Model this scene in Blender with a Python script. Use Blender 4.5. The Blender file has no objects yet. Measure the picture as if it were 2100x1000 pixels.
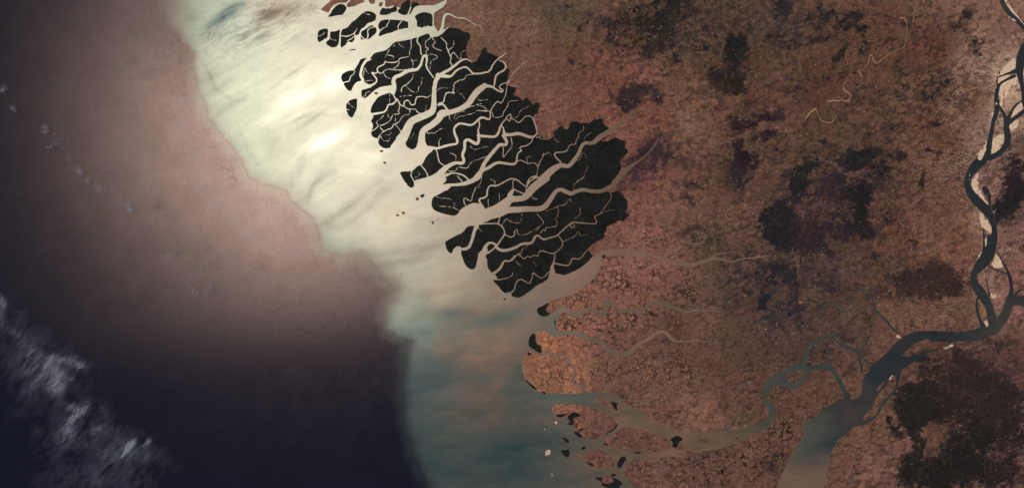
# A river delta and its mangrove coast seen straight down from orbit, sun glint on the sea.  1 unit = 1 km.
import bpy, math
import numpy as np
sc = bpy.context.scene
sc.unit_settings.system = 'METRIC'; sc.unit_settings.scale_length = 1000.0
KM = 0.1                                   # one photo pixel on the ground
CAM_H = 400.0
cam_d = bpy.data.cameras.new('camera'); cam = bpy.data.objects.new('camera', cam_d)
sc.collection.objects.link(cam); sc.camera = cam
cam.location = (0, 0, CAM_H); cam.rotation_euler = (0, 0, 0)
cam_d.sensor_width = 36.0; cam_d.lens = 36.0 * CAM_H / (2100 * KM)
cam_d.clip_start = 1.0; cam_d.clip_end = 5000.0
# the sun stands where it mirrors in the sea at the brightest point of the glint, photo pixel (640, 232)
gx, gy = (640 - 1050) * KM, (500 - 232) * KM
to_sun = np.array((gx, gy, CAM_H)); to_sun /= np.linalg.norm(to_sun)
elev = math.asin(to_sun[2]); azim = math.atan2(to_sun[0], to_sun[1])
sun_d = bpy.data.lights.new('sun', 'SUN'); sun = bpy.data.objects.new('sun', sun_d); sc.collection.objects.link(sun)
sun_d.energy = 2.0; sun_d.angle = math.radians(0.53); sun_d.color = (1.0, 0.97, 0.92)
from mathutils import Vector
sun.rotation_euler = Vector((-to_sun[0], -to_sun[1], -to_sun[2])).to_track_quat('-Z', 'Y').to_euler()
sun.location = (gx, gy, 300)
world = bpy.data.worlds.new('World'); sc.world = world; world.use_nodes = True
wn = world.node_tree.nodes; wl = world.node_tree.links
sky = wn.new('ShaderNodeTexSky'); sky.sky_type = 'NISHITA'; sky.sun_disc = False
sky.sun_elevation = elev; sky.sun_rotation = azim
bg = wn['Background']; bg.inputs['Strength'].default_value = 0.05; wl.new(sky.outputs[0], bg.inputs[0])
sc.view_settings.view_transform = 'Standard'; sc.view_settings.look = 'None'
sc.view_settings.exposure = 0.0; sc.view_settings.gamma = 1.0
sc.cycles.volume_bounces = 1; sc.cycles.max_bounces = 4; sc.cycles.diffuse_bounces = 1
E_DIFF = 0.75                              # apparent brightness of a white matt sheet under this sun and sky

# ------------------------------------------------------------------ the map, traced tile by tile
# P = polygon of solid ground, M = polygon of solid ground under mangrove, C = carve water polygon,
# W = watercourse "x,y,width ...", H = bare (no mangrove) hole, one tile origin and scale per block
TILES = {'A': (640, 0, 5.), 'C': (640, 180, 5.), 'D': (980, 180, 5.), 'G': (780, 360, 5.), 'E': (1000, 360, 5.),
         'F': (900, 480, 5.), 'B': (1000, 0, 5.), 'I': (1060, 760, 5.), 'Q': (1060, 560, 5.), 'J': (1400, 760, 5.),
         'K': (1400, 560, 5.), 'R': (1060, 900, 5.8333), 'U': (1740, 0, 5.), 'V': (1740, 200, 5.), 'X': (1740, 400, 5.),
         'Y': (1740, 560, 5.), 'Z': (1560, 740, 5.), 'S': (1240, 0, 3.3333), 'T': (1240, 280, 3.3333), 'L': (1560, 700, 3.3333), 'N': (0, 0, 1.)}
MAP = '''
P N 916,-1500 916,-90 916,0 914,10 898,22 890,27 888,36 889,54 894,62 900,65 925,60 945,100 960,150 1060,230 1070,270 1110,310 1200,400 1190,480 1180,520 1230,620 4500,700 4500,-1500
P N 4500,400 1210,545 1214,553 1206,566 1194,572 1184,582 1168,590 1152,596 1140,602 1130,614 1126,620 1121,629 1124,645 1140,648 1136,660 1140,670 1143,678 1126,684 1116,678 1108,678 1096,683 1085,690 1082,706 1092,717 1108,724 1090,721 1082,723 1075,730 1072,744 1072,760 1076,774 1082,786 1092,796 1104,802 1118,808 1144,807 1188,807 1200,803 1240,804 1290,830 1340,860 1420,900 1400,930 1340,940 1292,941 1286,950 1282,960 1278,968 1281,975 1290,984 1298,995 1302,1000 1320,1080 1330,1200 1400,2500 4500,2500
P A 85,100 130,55 205,0 230,-300 385,-300 385,0 350,30 320,35 290,28 240,45 200,75 180,115 165,135 120,120
P A 355,40 400,5 410,-300 555,-300 555,15 480,45 430,70 390,76 365,80 350,55
P A 575,0 580,-300 655,-300 655,25 620,50 590,40
P A 680,40 700,20 730,25 725,60 700,75 680,62
P A 750,0 750,-300 1380,-300 1380,0 1300,35 1270,55 1180,60 1100,58 1060,70 900,90 850,55 770,78 745,75
M A 160,170 190,140 205,105 235,70 275,45 300,38 345,60 358,90 340,120 320,150 300,158 250,160 180,180
M A 685,155 705,100 720,80 745,80 760,90 780,80 800,90 850,60 860,45 875,90 865,125 820,130 790,150 740,160
M A 875,125 885,100 910,80 915,35 960,10 970,-5 1005,-5 1010,60 1000,100 975,155 940,158 905,150
M A 990,150 1010,100 1020,50 1010,30 1060,20 1100,30 1100,60 1060,70 1040,90 1020,130 1000,155
M A 1050,175 1070,150 1110,135 1150,122 1200,135 1225,145 1240,180 1235,230 1240,275 1200,280 1150,275 1130,290 1095,280 1072,275 1075,230 1065,200
M A 675,265 690,225 720,205 785,198 990,215 985,260 992,290 940,295 880,310 820,335 745,355 685,382 683,350 700,320 680,290
M A 440,210 480,170 520,130 560,112 610,120 650,140 662,170 650,210 630,240 610,230 570,240 545,275 500,305 488,335 480,360 440,368 440,400 425,430 400,438 365,428 345,465 320,480 300,494 288,470 294,400 290,370 298,330 310,295 350,290 390,250 420,215
M A 185,322 230,325 265,310 302,296 290,330 280,370 282,410 270,460 250,485 205,492 170,475 138,450 150,425 180,400 182,360
M A 52,360 65,315 110,295 160,292 167,320 160,370 155,395 130,405 95,425 75,440 52,415
M A 500,325 540,305 580,275 600,258 628,262 655,280 667,310 657,345 620,375 590,400 560,412 493,408 500,370
M A 378,522 395,505 450,502 450,516 405,516 388,526
M A 505,602 575,590 550,612 525,640 500,690 490,740 482,775 510,820 500,835 460,838 425,880 410,920 395,938 365,930 335,890 320,850 303,830 293,790 310,755 350,735 400,720 430,725 450,690 475,650 490,615
M N 859,76 867,72 879,68 883,75 888,76 898,75 906,70 914,62 920,57 932,58 946,60 952,66 962,66 966,78 960,88 956,100 957,112 961,122 970,128 978,125 984,112 990,100 998,95 1000,109 1008,110 1018,113 1026,120 1036,130 1040,140 1045,141 1046,148 1042,154 1043,166 1036,174 1044,176 1050,177 1061,180 1056,188 1052,195 1060,196 1068,200 1072,208 1078,199 1088,208 1092,216 1098,210 1106,209 1107,220 1104,232 1093,236 1094,246 1100,268 1100,276 1108,280 1120,286 1129,283 1136,280 1137,266 1146,264 1149,255 1161,268 1168,260 1169,251 1184,247 1190,254 1204,250 1206,254 1218,245 1236,242 1238,254 1246,260 1250,262 1256,270 1245,282 1232,290 1238,289 1246,289 1254,284 1266,282 1276,288 1284,286 1280,300 1290,310 1280,322 1270,330 1276,346 1266,360 1256,376 1250,388 1240,392 1256,394 1268,390 1276,398 1286,410 1288,418 1287,428 1282,436 1293,440 1284,448 1280,456 1270,451 1262,457 1248,462 1242,474 1240,489 1222,496 1208,506 1206,512 1212,518 1216,524 1217,532 1213,540 1204,552 1192,560 1182,564 1170,567 1158,565 1141,561 1130,560 1128,568 1116,578 1100,586 1088,596 1076,605 1064,611 1048,608 1049,600 1032,601 1022,586 1012,578 1011,572 1020,573 1017,564 1009,560 1000,550 998,541 999,530 993,527 990,515 995,500 992,510 980,520 983,529 978,545 977,548 968,554 954,546 948,538 949,532 945,520 947,512 941,512 926,504 930,494 940,482 955,474 960,462 974,452 1020,440 1005,430 1000,425 992,432 988,424 982,417 970,416 956,422 944,430 940,438 932,443 920,441 904,437 892,432 886,426 884,416 888,403 896,400 912,391 920,388 930,376 904,385 908,370 920,350 900,370 878,371 870,363 854,374 846,386 838,384 828,370 820,356 819,352 826,351 842,350 856,340 864,334 868,324 874,316 880,309 890,304 878,301 872,294 871,280 869,300 861,303 850,307 841,306 833,300 831,294 836,284 840,276 830,282 818,295 806,302 795,305 786,304 778,298 775,292 776,284 764,282 760,272 762,266 765,260 762,248 759,252 767,236 759,232 762,216 776,198 782,189 788,180 803,178 813,180 800,174 792,179 780,183 768,187 758,195 755,201 750,202 741,201 740,183 752,182 764,178 760,173 752,174 747,172 746,164 741,154 743,140 749,130 760,118 768,108 790,104 800,96 808,86 826,84 844,80 850,78
M G 660,678 690,660 740,630 850,580 880,530 900,515 972,512 960,560 940,630 920,700 900,745 840,745 820,725 780,725 745,765 735,800 700,790 675,750 668,710
M Q 200,380 215,350 260,335 318,298 332,310 310,350 306,385 320,405 350,410 330,430 290,445 250,440 215,420
M Q 118,690 130,640 160,615 195,615 185,680 210,720 250,750 257,800 240,822 200,800 150,770 115,740
C A 505,838 590,868 505,915 505,1000 550,1010 600,965 650,920 700,895 760,883 815,885 820,850 860,870 830,945 760,960 690,985 630,1035 605,1100 590,1160 560,1300 400,1150 420,930
C C 1105,560 1130,440 1160,440 1155,500 1160,570 1180,600 1240,610 1240,640 1190,680 1160,720 1140,770 1115,790 1080,800 1030,850 1010,855 930,855 893,870 800,800 800,605 830,570 860,530 900,490 930,440 1030,400 1020,420 1000,480 980,520 955,570 965,600 1000,632 1050,635
C G 400,85 470,65 540,50 640,15 690,30 620,110 680,110 640,160 580,200 540,215 440,250 300,200
C G 760,420 800,400 825,350 885,310 950,283 1010,290 1050,340 1080,358 1120,352 1200,320 1290,280 1320,200 1355,140 1375,140 1350,210 1320,270 1300,330 1290,385 1240,400 1150,440 1050,490 970,512 890,515 850,560 700,560
C G 740,800 745,765 780,725 825,725 830,760 825,800 845,850 860,900 900,950 940,968 970,955 990,900 1005,820 1040,780 1070,830 1095,870 1095,930 1120,980 1160,1060 1000,1100 800,1000
M C 465,105 462,150 462,210 440,260 420,300 400,308 375,290 355,250 345,205 352,165 375,135 410,118
M G 405,205 430,190 462,187 440,225 415,225
W A 300,290,14 290,330,14 285,400,14 275,480,14
W A 170,290,16 172,340,16 165,385,16 140,415,16 100,450,16
W A 295,368,9 340,375,12 380,370,11 420,350,11 440,335,9
W A 430,340,7 455,310,6 462,280,5
W A 430,345,7 442,370,9 420,390,9 385,405,8 360,420,7
W A 520,125,4 550,145,4 590,155,3
W A 180,390,5 210,410,5 245,415,4
W A 60,375,4 90,370,4 130,335,3
W A 790,195,9 790,230,8 770,255,8 765,280,9 730,285,10 700,320,10 680,335,10
W A 922,205,8 905,240,7 880,265,7 885,315,7
W A 640,225,26 610,240,20 575,265,17 550,295,17 500,318,15 487,360,20 480,400,20
W A 655,275,9 620,278,9 575,300,9 570,330,10 575,370,10 560,402,12 540,405,13 520,390,10 498,368,9
W A 440,728,8 430,760,7 390,790,8 385,830,9 350,842,10 312,850,12
W A 1240,290,14 1200,270,6 1150,272,5
W A 1245,130,10 1243,200,7 1248,270,8 1280,320,16
W A 1310,340,40 1335,290,35 1345,220,30 1355,165,30 1385,140,24 1430,155,16 1490,190,12 1560,185,12 1620,220,10 1680,255,7 1730,270,6 1738,320,5 1730,360,4
W A 1100,340,20 1200,330,20 1240,355,40 1300,350,30 1400,280,10
W A 1220,375,12 1240,400,9 1265,435,7 1245,450,7 1235,480,7 1280,510,6 1325,520,5
W A 1215,370,10 1212,400,8 1160,420,8 1165,490,8 1190,490,8 1190,510,8 1165,515,8 1175,560,8
W A 1320,385,9 1350,415,9 1380,440,10 1375,480,10 1395,520,10 1410,570,8 1430,590,9 1412,620,8 1435,680,10
W A 1400,515,6 1450,480,5 1455,420,4
W A 1420,580,7 1450,530,7 1475,570,6 1510,612,7 1530,600,6 1520,540,5 1570,520,4
W A 1180,575,5 1230,550,5 1300,585,6 1250,610,6 1210,640,6 1212,710,5
W A 1090,380,16 1075,410,15 1080,440,14 1110,470,13 1115,520,12 1122,560,12
W A 1020,405,7 1015,440,6 1020,480,6 1000,520,7 1000,560,6 985,585,6
W A 835,470,6 850,480,4 830,440,4
W A 890,440,5 910,475,5 940,485,4
W A 790,510,6 770,560,6 750,580,6 745,620,6 760,640,7
W A 770,565,5 845,580,5 820,610,4
W A 1075,620,5 1020,625,4 1015,590,4
W A 985,580,8 960,590,8 930,590,8 890,605,8 890,630,9 830,645,10 780,640,11 745,635,11 740,665,13 680,685,14 665,710,15 675,745,15 640,755,15 605,740,18 640,780,18 668,820,20 650,855,22 600,880,28 540,905,34 490,900,40
W A 680,740,10 710,760,8 745,720,9 790,710,8 850,715,8 930,722,7 960,715,8
W A 830,705,6 880,680,6 895,640,6
W A 735,745,7 745,780,6 770,800,6 810,808,6
W A 1030,715,6 1035,640,5 1020,620,5
W A 600,610,14 560,625,20 530,650,20 515,700,20 500,750,24 495,775,24 525,810,20 530,850,22 520,880,40
W A 525,780,7 530,720,6 545,690,6 560,740,6 580,755,5
W A 545,840,5 575,825,4 620,830,4
W A 500,995,5 545,990,5 550,950,5 590,940,4
W A 830,950,50 845,890,56 830,830,44 850,790,42 900,775,40 950,745,42 1000,720,42 1070,720,32 1110,680,32 1125,630,28 1140,575,30 1170,570,32 1180,620,22 1165,680,20 1210,750,18 1245,795,16
W A 1250,1010,46 1255,920,44 1262,840,46 1290,790,54 1350,745,36 1420,710,32 1480,660,30 1530,620,24 1580,602,18 1640,640,5
W A 1290,770,50 1380,785,40 1430,785,24 1470,730,24 1520,700,22 1580,685,22 1620,720,22 1650,760,22 1720,755,20 1780,742,22 1800,740,20
W B 0,740,20 30,720,22 60,650,18 110,600,14 170,565,12 195,545,8
W B 120,620,9 170,640,20 190,680,24 175,720,22 120,745,22 80,780,22 72,860,20 60,890,16
W B -30,880,44 0,883,34 50,890,26 100,930,22 150,945,20 160,920,14 115,905,12 130,870,10 180,850,8 220,850,7 245,770,8 290,720,8 350,670,6 400,620,4
W A 1740,760,5 1580,765,6 1565,815,6 1495,825,7 1450,870,9 1455,910,9 1435,930,8 1470,960,12 1400,945,14 1365,965,14 1360,1010,12 1350,1050,14 1300,1060,14
W A 1490,935,5 1560,990,4 1570,1030,4
W A 1290,930,5 1310,900,4 1390,905,4
W A 1035,760,7 1035,810,6 960,875,6 940,880,9 915,910,10 915,940,7
W A 960,880,5 1010,930,5 1060,950,6 1095,935,6 1090,900,5 1120,870,5 1130,800,4
W A 850,948,14 830,970,14 850,1005,18 870,1030,18 850,1045,20 830,1070,20 780,1070,20 770,1110,20 745,1150,22 690,1160,24 600,1175,30
W A 900,995,5 950,985,5 1020,980,4
W C 870,115,12 895,160,12 920,190,12 945,185,12 945,130,10 1000,130,10 1010,180,12 1060,175,12 1060,120,11 1080,90,10 1140,90,9 1180,105,7 1215,75,5
W C 945,190,10 990,225,9 1060,215,9 1075,250,9 1110,265,10
W C 1000,225,5 1000,290,5 960,270,5 910,310,7 890,360,8 850,375,9 830,370,9 825,410,9 740,440,9 690,485,8 680,530,12
W C 895,165,5 895,220,5 875,235,6 905,265,6 870,275,6 830,265,7 810,330,8 760,370,8 700,385,8 700,420,8 735,445,8
W C 850,375,7 900,430,7 920,465,7
W C 855,350,4 855,270,4
W C 735,285,5 710,310,5 650,350,6 680,385,7 670,410,7 600,455,10 560,440,8
W C 800,60,5 795,150,5
W C 775,240,4 780,300,4 810,310,4
W C 700,500,4 730,545,5 790,550,4 800,520,3
W C 760,480,4 790,490,4 810,460,3
W C 370,150,5 400,190,5 435,205,4
W C 350,215,5 380,230,4
W C 1170,180,5 1165,240,5
W C 1000,520,4 1030,505,4 1045,460,3
W C 1250,0,46 1250,80,50 1250,160,60 1240,240,72 1180,275,75 1100,305,80 1020,340,80 985,400,90 950,470,90 905,530,100
W C 1300,175,30 1340,165,24 1370,200,24 1400,250,30
W C 1290,280,30 1320,240,36 1370,245,50
W C 1770,-20,60 1700,30,72 1650,90,70 1610,160,65 1540,210,60 1460,240,56 1400,255,56 1340,270,65 1290,330,76 1220,390,66 1140,430,66 1120,500,66 1120,560,76 1120,620,110
W C 1410,260,7 1405,310,5 1430,340,4
W C 1740,165,5 1690,170,6 1620,200,5 1560,215,5
W C 1690,80,5 1710,140,5 1800,120,5
W C 1790,245,5 1690,230,5 1670,260,5 1550,290,5 1510,290,5 1480,325,5 1445,300,5 1480,270,5 1560,240,4
W C 1180,440,7 1185,475,7 1220,460,6 1260,470,5 1310,420,6 1350,420,4
W C 1300,600,7 1295,560,5 1320,520,4
W C 1270,630,12 1290,700,10 1305,770,9 1360,800,9
W C 1420,670,4 1480,690,4 1470,740,4
W C 1620,600,4 1660,640,4 1720,620,4 1800,600,4
W C 1390,840,7 1400,855,7 1480,855,7 1490,805,7 1600,835,6 1620,760,6 1800,700,5
W C 1110,785,10 1150,830,11 1185,890,11 1190,960,12
W C 1025,855,9 1010,890,9 1030,925,9 1060,990,11
W C 1060,920,4 1110,890,4 1080,860,4
W C 900,880,4 940,960,4 970,985,4
W C 1080,980,80 1200,955,90 1290,910,84 1350,840,66 1400,800,46 1470,765,36 1545,778,36 1560,740,34 1536,690,34 1570,620,34 1560,550,34 1600,525,34 1680,580,40 1708,560,34 1710,490,34 1700,430,18 1720,390,16 1710,340,16
W C 1200,610,36 1290,625,26 1350,600,30 1440,580,28 1490,575,26 1490,530,30 1465,480,28 1450,420,26 1500,365,26 1560,370,24 1640,390,24 1700,330,26 1740,300,28 1800,322,24 1820,325,20 1830,290,14 1825,250,13 1855,190,12 1905,130,10 1935,170,8 1970,110,8 1990,60,7 1995,0,7 2010,-80,6
W D 0,235,7 90,235,7 150,250,7 160,310,7 260,300,8 260,240,7 305,200,6 310,135,5 410,130,4
W D 0,180,6 70,195,5 95,235,5
W D 335,305,6 415,305,5 430,230,5 495,210,4 530,180,4
W D 0,490,30 100,500,30 180,505,28 215,460,28 228,400,26 250,360,14 290,320,12 300,290,10 345,265,8 335,300,7 330,355,6 290,310,7
W D 240,385,12 265,420,16 268,480,38 330,485,36 410,465,38 470,485,36 550,512,32 600,485,20 610,440,16 570,330,14 560,300,10 495,280,8 420,370,7 380,330,6 340,315,6
W D 260,490,36 300,550,36 285,590,34 225,578,38 180,630,40 120,700,42 60,780,44 40,850,50 -10,920,70
W D 50,850,34 110,820,34 190,765,34 260,770,30 370,790,28 400,755,22 400,700,15 420,655,14 455,650,13 430,625,12 440,600,12 490,600,10 550,560,9 565,520,9
W D 262,610,10 258,680,8 265,720,7 300,660,8 355,610,8 340,510,8
W D 400,750,9 450,740,8 510,780,8 570,765,9 620,800,9 605,890,8
W D 505,780,5 500,700,5 540,710,4
W D 620,800,8 640,750,8 670,710,8 665,670,7 700,685,6 720,650,5 750,690,4
W D 600,510,8 630,500,6 650,530,6 740,525,6 750,500,4
W D 780,520,4 830,560,3
W D 640,960,84 740,860,80 810,810,64 860,790,48 930,812,46 980,750,46 1040,670,42 1060,600,42 1095,562,36 1180,572,44 1230,520,60 1330,460,56 1420,400,56 1500,330,40 1590,310,30 1615,260,18 1630,200,8
W D 850,765,20 780,690,16 800,660,18 880,665,16 920,640,14 940,580,12 1010,585,8 1000,540,7 1040,500,6 1030,460,6 1090,430,6 1080,390,5
W D 1000,740,7 1050,740,6 1070,660,5 1100,680,4 1110,720,3
W D 980,990,6 1040,940,6 1090,920,6 1095,870,6 1130,820,6 1120,795,4
W D 1090,530,5 1110,490,5 1160,460,4
W G 1700,25,84 1640,65,88 1570,120,90 1520,180,80 1480,230,65 1400,240,62 1330,240,80 1280,290,110 1220,330,100 1130,370,96
W G 1355,150,30 1325,205,56
W G 1365,140,14 1400,155,13 1490,195,14
W G 1360,130,7 1360,60,7 1375,40,7
W G 1500,180,8 1495,110,8 1520,40,18 1560,10,16 1600,5,16 1620,25,18
W G 1495,115,12 1450,85,13 1410,45,14 1340,25,16 1270,65,17 1190,110,18 1130,95,18 1095,140,18 1095,220,20 1020,235,20 1010,260,22 1050,320,30 1070,360,24
W G 1170,90,6 1180,60,5 1130,35,5
W G 1500,110,14 1540,50,14 1600,20,14
W G 1015,0,60 960,45,56 880,80,46 800,92,32 740,96,30 680,96,30 640,112,40 590,140,56 540,185,60
W G 900,40,22 860,0,18 800,-20,16 740,-30,16 690,-10,30 640,10,40
W G 840,60,10 790,5,10
W G 1040,0,5 1030,80,5 985,120,6 1020,120,5
W G 980,120,6 940,210,8 935,270,8 900,250,7 870,225,7 850,250,9 880,320,11
W G 560,205,5 620,235,5 690,230,5 730,250,4
W G 600,315,5 680,315,4 750,325,5 810,360,6
W G 755,280,4 765,310,4
W G 1105,240,5 1110,350,7
W G 1220,180,4 1225,240,4 1195,320,4
W G 1550,205,6 1570,240,6 1610,240,5
W E 60,410,70 140,385,70 210,350,70 300,350,66 400,340,62 520,345,60 590,320,60 640,250,52 690,170,48 740,135,42 800,165,48 860,190,42 910,160,42 970,140,42 1060,160,40 1160,165,42 1230,130,44 1300,90,50 1340,30,60 1380,-10,55
W D 1400,970,60 1470,900,58 1520,840,60 1620,770,26 1700,720,22 1790,620,16 1850,520,10
W E 500,385,6 560,450,6 580,490,5 520,530,5 510,560,5 480,580,5 430,575,5
W E 600,360,7 680,335,6 720,310,6 800,300,6 830,240,6 855,245,6 850,270,5
W E 720,320,5 730,400,5 690,440,5 710,470,5 710,520,6 640,530,6 590,530,6 600,575,7 570,550,7 540,590,8
W E 880,160,9 885,100,7 930,60,6 990,20,6
W E 890,440,4 960,400,4 940,330,4
W E 720,605,14 780,550,14 840,495,13 880,475,16 940,480,14 1060,495,12 1130,490,11 1085,415,10 1160,395,9 1210,310,8 1275,230,7 1255,180,7
W E 845,495,8 855,530,9 895,530,9 890,500,8 865,490,8
W E 1170,385,6 1230,355,5 1300,350,4
W E 725,610,6 770,680,8 770,720,9 690,800,9 630,795,8 560,765,7 520,785,7 525,830,7 480,810,7 440,840,7 405,820,7 375,862,8 320,800,9 280,830,12 240,880,15 165,865,20 150,930,20 100,980,24 50,1010,36
W E 770,675,7 900,625,7 915,575,6 950,580,4 930,620,5 1030,600,4
W E 310,800,5 350,790,5 345,760,5 410,720,4
W E 690,805,9 680,890,14 655,940,40 670,1010,60
W E 680,895,18 760,915,17 830,925,16 850,890,12 865,840,12 940,865,10 990,800,8 1035,745,7
W G 990,515,50 965,560,38 935,680,34 905,740,34 860,755,34 820,750,20
W G 1040,960,110 1035,870,90 1060,785,60 1085,705,34 1130,683,26 1180,700,30 1200,750,32 1260,770,36 1340,755,34 1400,730,30 1450,695,30 1560,695,30 1585,620,26 1620,608,22 1670,660,24 1740,635,18 1800,620,16 1820,605,15
W G 1060,790,50 1110,790,24 1150,760,20 1190,720,20
W G 1070,720,16 1095,750,10 1100,790,10
W G 1200,710,20 1240,650,19 1280,600,17 1260,530,15 1215,490,14 1100,490,11 1020,500,12
W G 1280,600,10 1330,635,9 1390,612,10 1365,570,8 1410,540,8 1400,600,7 1480,612,6 1560,570,6 1620,525,5
W G 1210,490,12 1218,440,11 1240,400,12
W G 1250,505,8 1285,430,7 1350,480,6 1430,490,6 1450,440,4 1450,390,4
W G 1000,530,5 1060,600,4
W F 545,410,34 600,375,26 635,330,20 665,270,19 730,280,16 780,220,12
W F 690,605,14 770,590,11 790,490,10 830,460,9 870,470,9 930,515,9 955,450,8 970,388,8 1030,450,8 1080,445,8 1120,390,8 1150,375,10
W F 570,463,12 650,465,8 750,430,5 755,400,4
W F 785,270,4 840,330,4
W F 970,270,4 1000,330,4
W F 1190,205,9 1180,290,12 1158,330,34 1170,400,62 1150,440,60
W E 440,1010,5 480,990,5
W N 1222,538,26 1206,560,34 1180,577,40 1150,590,44 1110,602,30
W E 1040,935,90 1110,880,75 1150,810,80 1250,790,72 1350,790,72 1450,790,70 1550,795,56 1650,805,45 1750,840,40 1850,890,36 1950,905,32 2010,910,26
W E 1560,790,20 1590,720,26 1650,670,16 1720,640,7
W T 500,845,30 540,875,28 600,880,26 680,850,24 740,830,20 800,840,14 870,860,12 930,835,10 1040,825,9 1120,815,8
W T 740,825,10 760,800,8 860,790,5
W T 600,640,4 690,660,8 690,720,8 600,740,6 520,710,5
W Q 350,540,130 380,460,90 420,400,58 460,365,50 520,385,50 600,440,54 660,410,50 720,370,50 800,380,50 885,440,44 915,380,50 895,320,60 940,290,48 1000,340,38 1060,390,38 1140,372,36 1240,402,38 1310,370,34 1380,300,34 1440,310,30 1520,330,26 1600,345,25 1680,375,22 1740,400,22 1800,385,20 1870,378,18 2000,380,14 2090,400,8
W Q 360,600,80 430,628,52 520,605,46 600,605,46 680,640,46 760,690,44 860,690,50 905,760,50 950,820,50 1050,822,42 1170,822,42 1200,760,38 1280,705,34 1360,670,34 1420,612,34 1500,590,34 1560,640,30 1600,690,25 1680,705,18 1800,688,16 1900,695,12 2010,705,8
W Q 120,780,20 170,800,20 230,830,20 290,830,18 330,812,22 380,880,24 420,835,22 500,840,22 530,880,22 570,960,22 600,1000,22 600,1050,24 565,1090,18 570,1130,16 690,1150,20 690,1220,34
W I 300,290,130 420,290,120 600,290,110 750,300,90 850,360,86 950,420,90 1050,490,94 1150,545,96 1280,565,100 1400,600,130 1550,660,150 1700,720,190 1850,730,200 2000,720,190 2150,690,160 2300,645,110 2450,590,96 2580,540,80 2620,470,72 2610,380,72 2570,310,80 2550,220,66 2590,110,60 2660,50,60 2760,10,46
W I 900,260,70 1000,270,60 1100,300,20
W I 1300,290,9 1350,320,20 1400,260,16 1430,180,14 1550,150,6
W I 960,770,50 1100,840,60 1250,870,64 1400,860,60 1550,840,60 1700,850,80
W I 830,730,80 960,650,50 1040,580,60
W I 1100,880,60 1180,900,60 1100,960,26 1120,1000,26
W K 1060,1010,50 1110,980,56 1200,955,56 1245,900,46 1270,820,40 1310,740,42 1400,670,38 1500,640,32 1580,620,24
W K 1200,960,50 1300,985,44 1400,955,56 1500,960,50 1560,1010,50 1610,1110,44 1650,1190,44 1690,1260,70
W K 1480,940,14 1480,800,12 1500,700,10 1530,650,12 1610,725,24 1720,780,28 1800,825,30 1840,850,25
W K 1300,720,14 1250,670,10 1210,640,6
W J 930,130,40 1030,110,90 1100,150,64 1160,170,50 1220,110,50 1250,60,50 1300,10,30
W J 440,600,34 490,520,25 560,455,20 680,470,15 770,460,16
W J 620,480,10 660,575,12
P J 130,700 200,690 310,705 300,735 230,742 150,725
P J -130,750 40,735 40,800 -40,820 -110,790
P I 350,400 370,360 430,335 600,345 750,360 850,400 950,450 1040,545 1000,600 930,640 850,690 770,700 700,690 640,640 590,580 560,520 540,470 500,478 430,480 380,440
P I 880,735 930,690 1000,620 1100,570 1250,590 1400,640 1560,700 1580,750 1560,800 1420,828 1250,838 1150,832 1050,800 960,775
P I 780,290 830,270 900,285 980,330 1020,400 960,390 900,350 840,330
M I 84,78 100,85 132,128 178,158 218,203 180,190 138,155 103,118
M I 243,203 290,213 302,240 270,234
M Q 100,815 130,808 162,820 150,840 115,838
M Q 380,480 402,465 397,530 414,582 400,578 384,525
M I 955,300 1050,335 1020,350 1040,415 1010,400 975,350
M I 505,475 550,430 590,422 630,430 662,465 620,465 580,490 585,572 540,550 510,545 545,510
M I 385,445 440,445 500,440 545,415 500,462 430,480
M I 582,620 610,613 690,680 660,686 600,655
M I 1042,545 1012,540 1000,585 930,635 850,685 760,698 830,700 930,645 1010,600
M I 878,735 900,738 965,770 900,762
M I 1450,682 1540,712 1500,712
M I 1560,700 1650,650 1715,705 1670,720 1640,790 1590,770 1600,730
M I 1175,838 1230,826 1290,836 1230,852
M I 465,690 480,673 500,685 545,715 530,737 500,740
M J 840,260 870,235 920,280 910,310 880,325
M J 120,822 200,825 360,795 340,808 200,838
M J 530,690 580,675 570,695 540,700
P J 630,485 670,540 720,550 760,540 840,505 880,440 880,370 840,360 790,400 760,480 720,495
P R 805,190 840,130 920,130 1000,125 1060,160 1130,200 1165,260 1140,330 1050,345 920,345 860,310 810,250
M R 820,255 850,265 920,295 920,322 880,318 840,290
M R 1132,332 1148,270 1168,262 1162,328
M R 1120,175 1158,210 1142,218
M R 1180,240 1240,215 1275,197 1312,215 1310,242 1270,300 1240,352 1200,335 1190,280 1240,225
M R 525,125 620,115 640,160 625,210 600,232 570,200 530,160
M R 755,120 790,80 820,78 825,105 800,130
M R 920,443 1010,452 1120,440 1180,465 1250,500 1265,535 1200,600 1120,600 1000,545 1020,520 950,475
H R 1015,465 1060,448 1140,452 1160,480 1145,515 1080,535 1025,510
M R 1115,430 1130,408 1185,410 1197,435 1150,448
M R 1302,320 1310,280 1330,262 1322,325
P R 720,170 760,170 775,200 755,235 730,240
P R 335,150 370,118 410,130 400,180 340,205
M R 350,150 375,130 365,170
P R 402,410 420,398 442,405 440,435 410,438
M R 416,414 428,412 428,425 418,425
P I 385,520 405,512 418,540 395,548
P I 275,592 295,590 292,604 278,604
P F 555,680 570,672 590,695 570,700
M F 655,665 680,648 695,660 675,682
M E 1168,830 1185,808 1215,812 1210,840 1180,855
W U 1540,-200,60 1560,-20,48 1600,70,55 1650,140,50 1730,210,50 1790,280,40 1830,310,40 1960,380,80 2080,350,100
W U 1690,100,8 1750,170,10 1800,235,14 1880,320,20
W U 1960,380,140 1850,430,100 1780,540,90 1755,680,90 1755,760,66 1775,850,44 1800,960,50 1795,1060,46 1830,1120,40 1900,1000,40 1930,800,40
W U 1720,730,50 1620,760,18 1540,790,14
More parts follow.
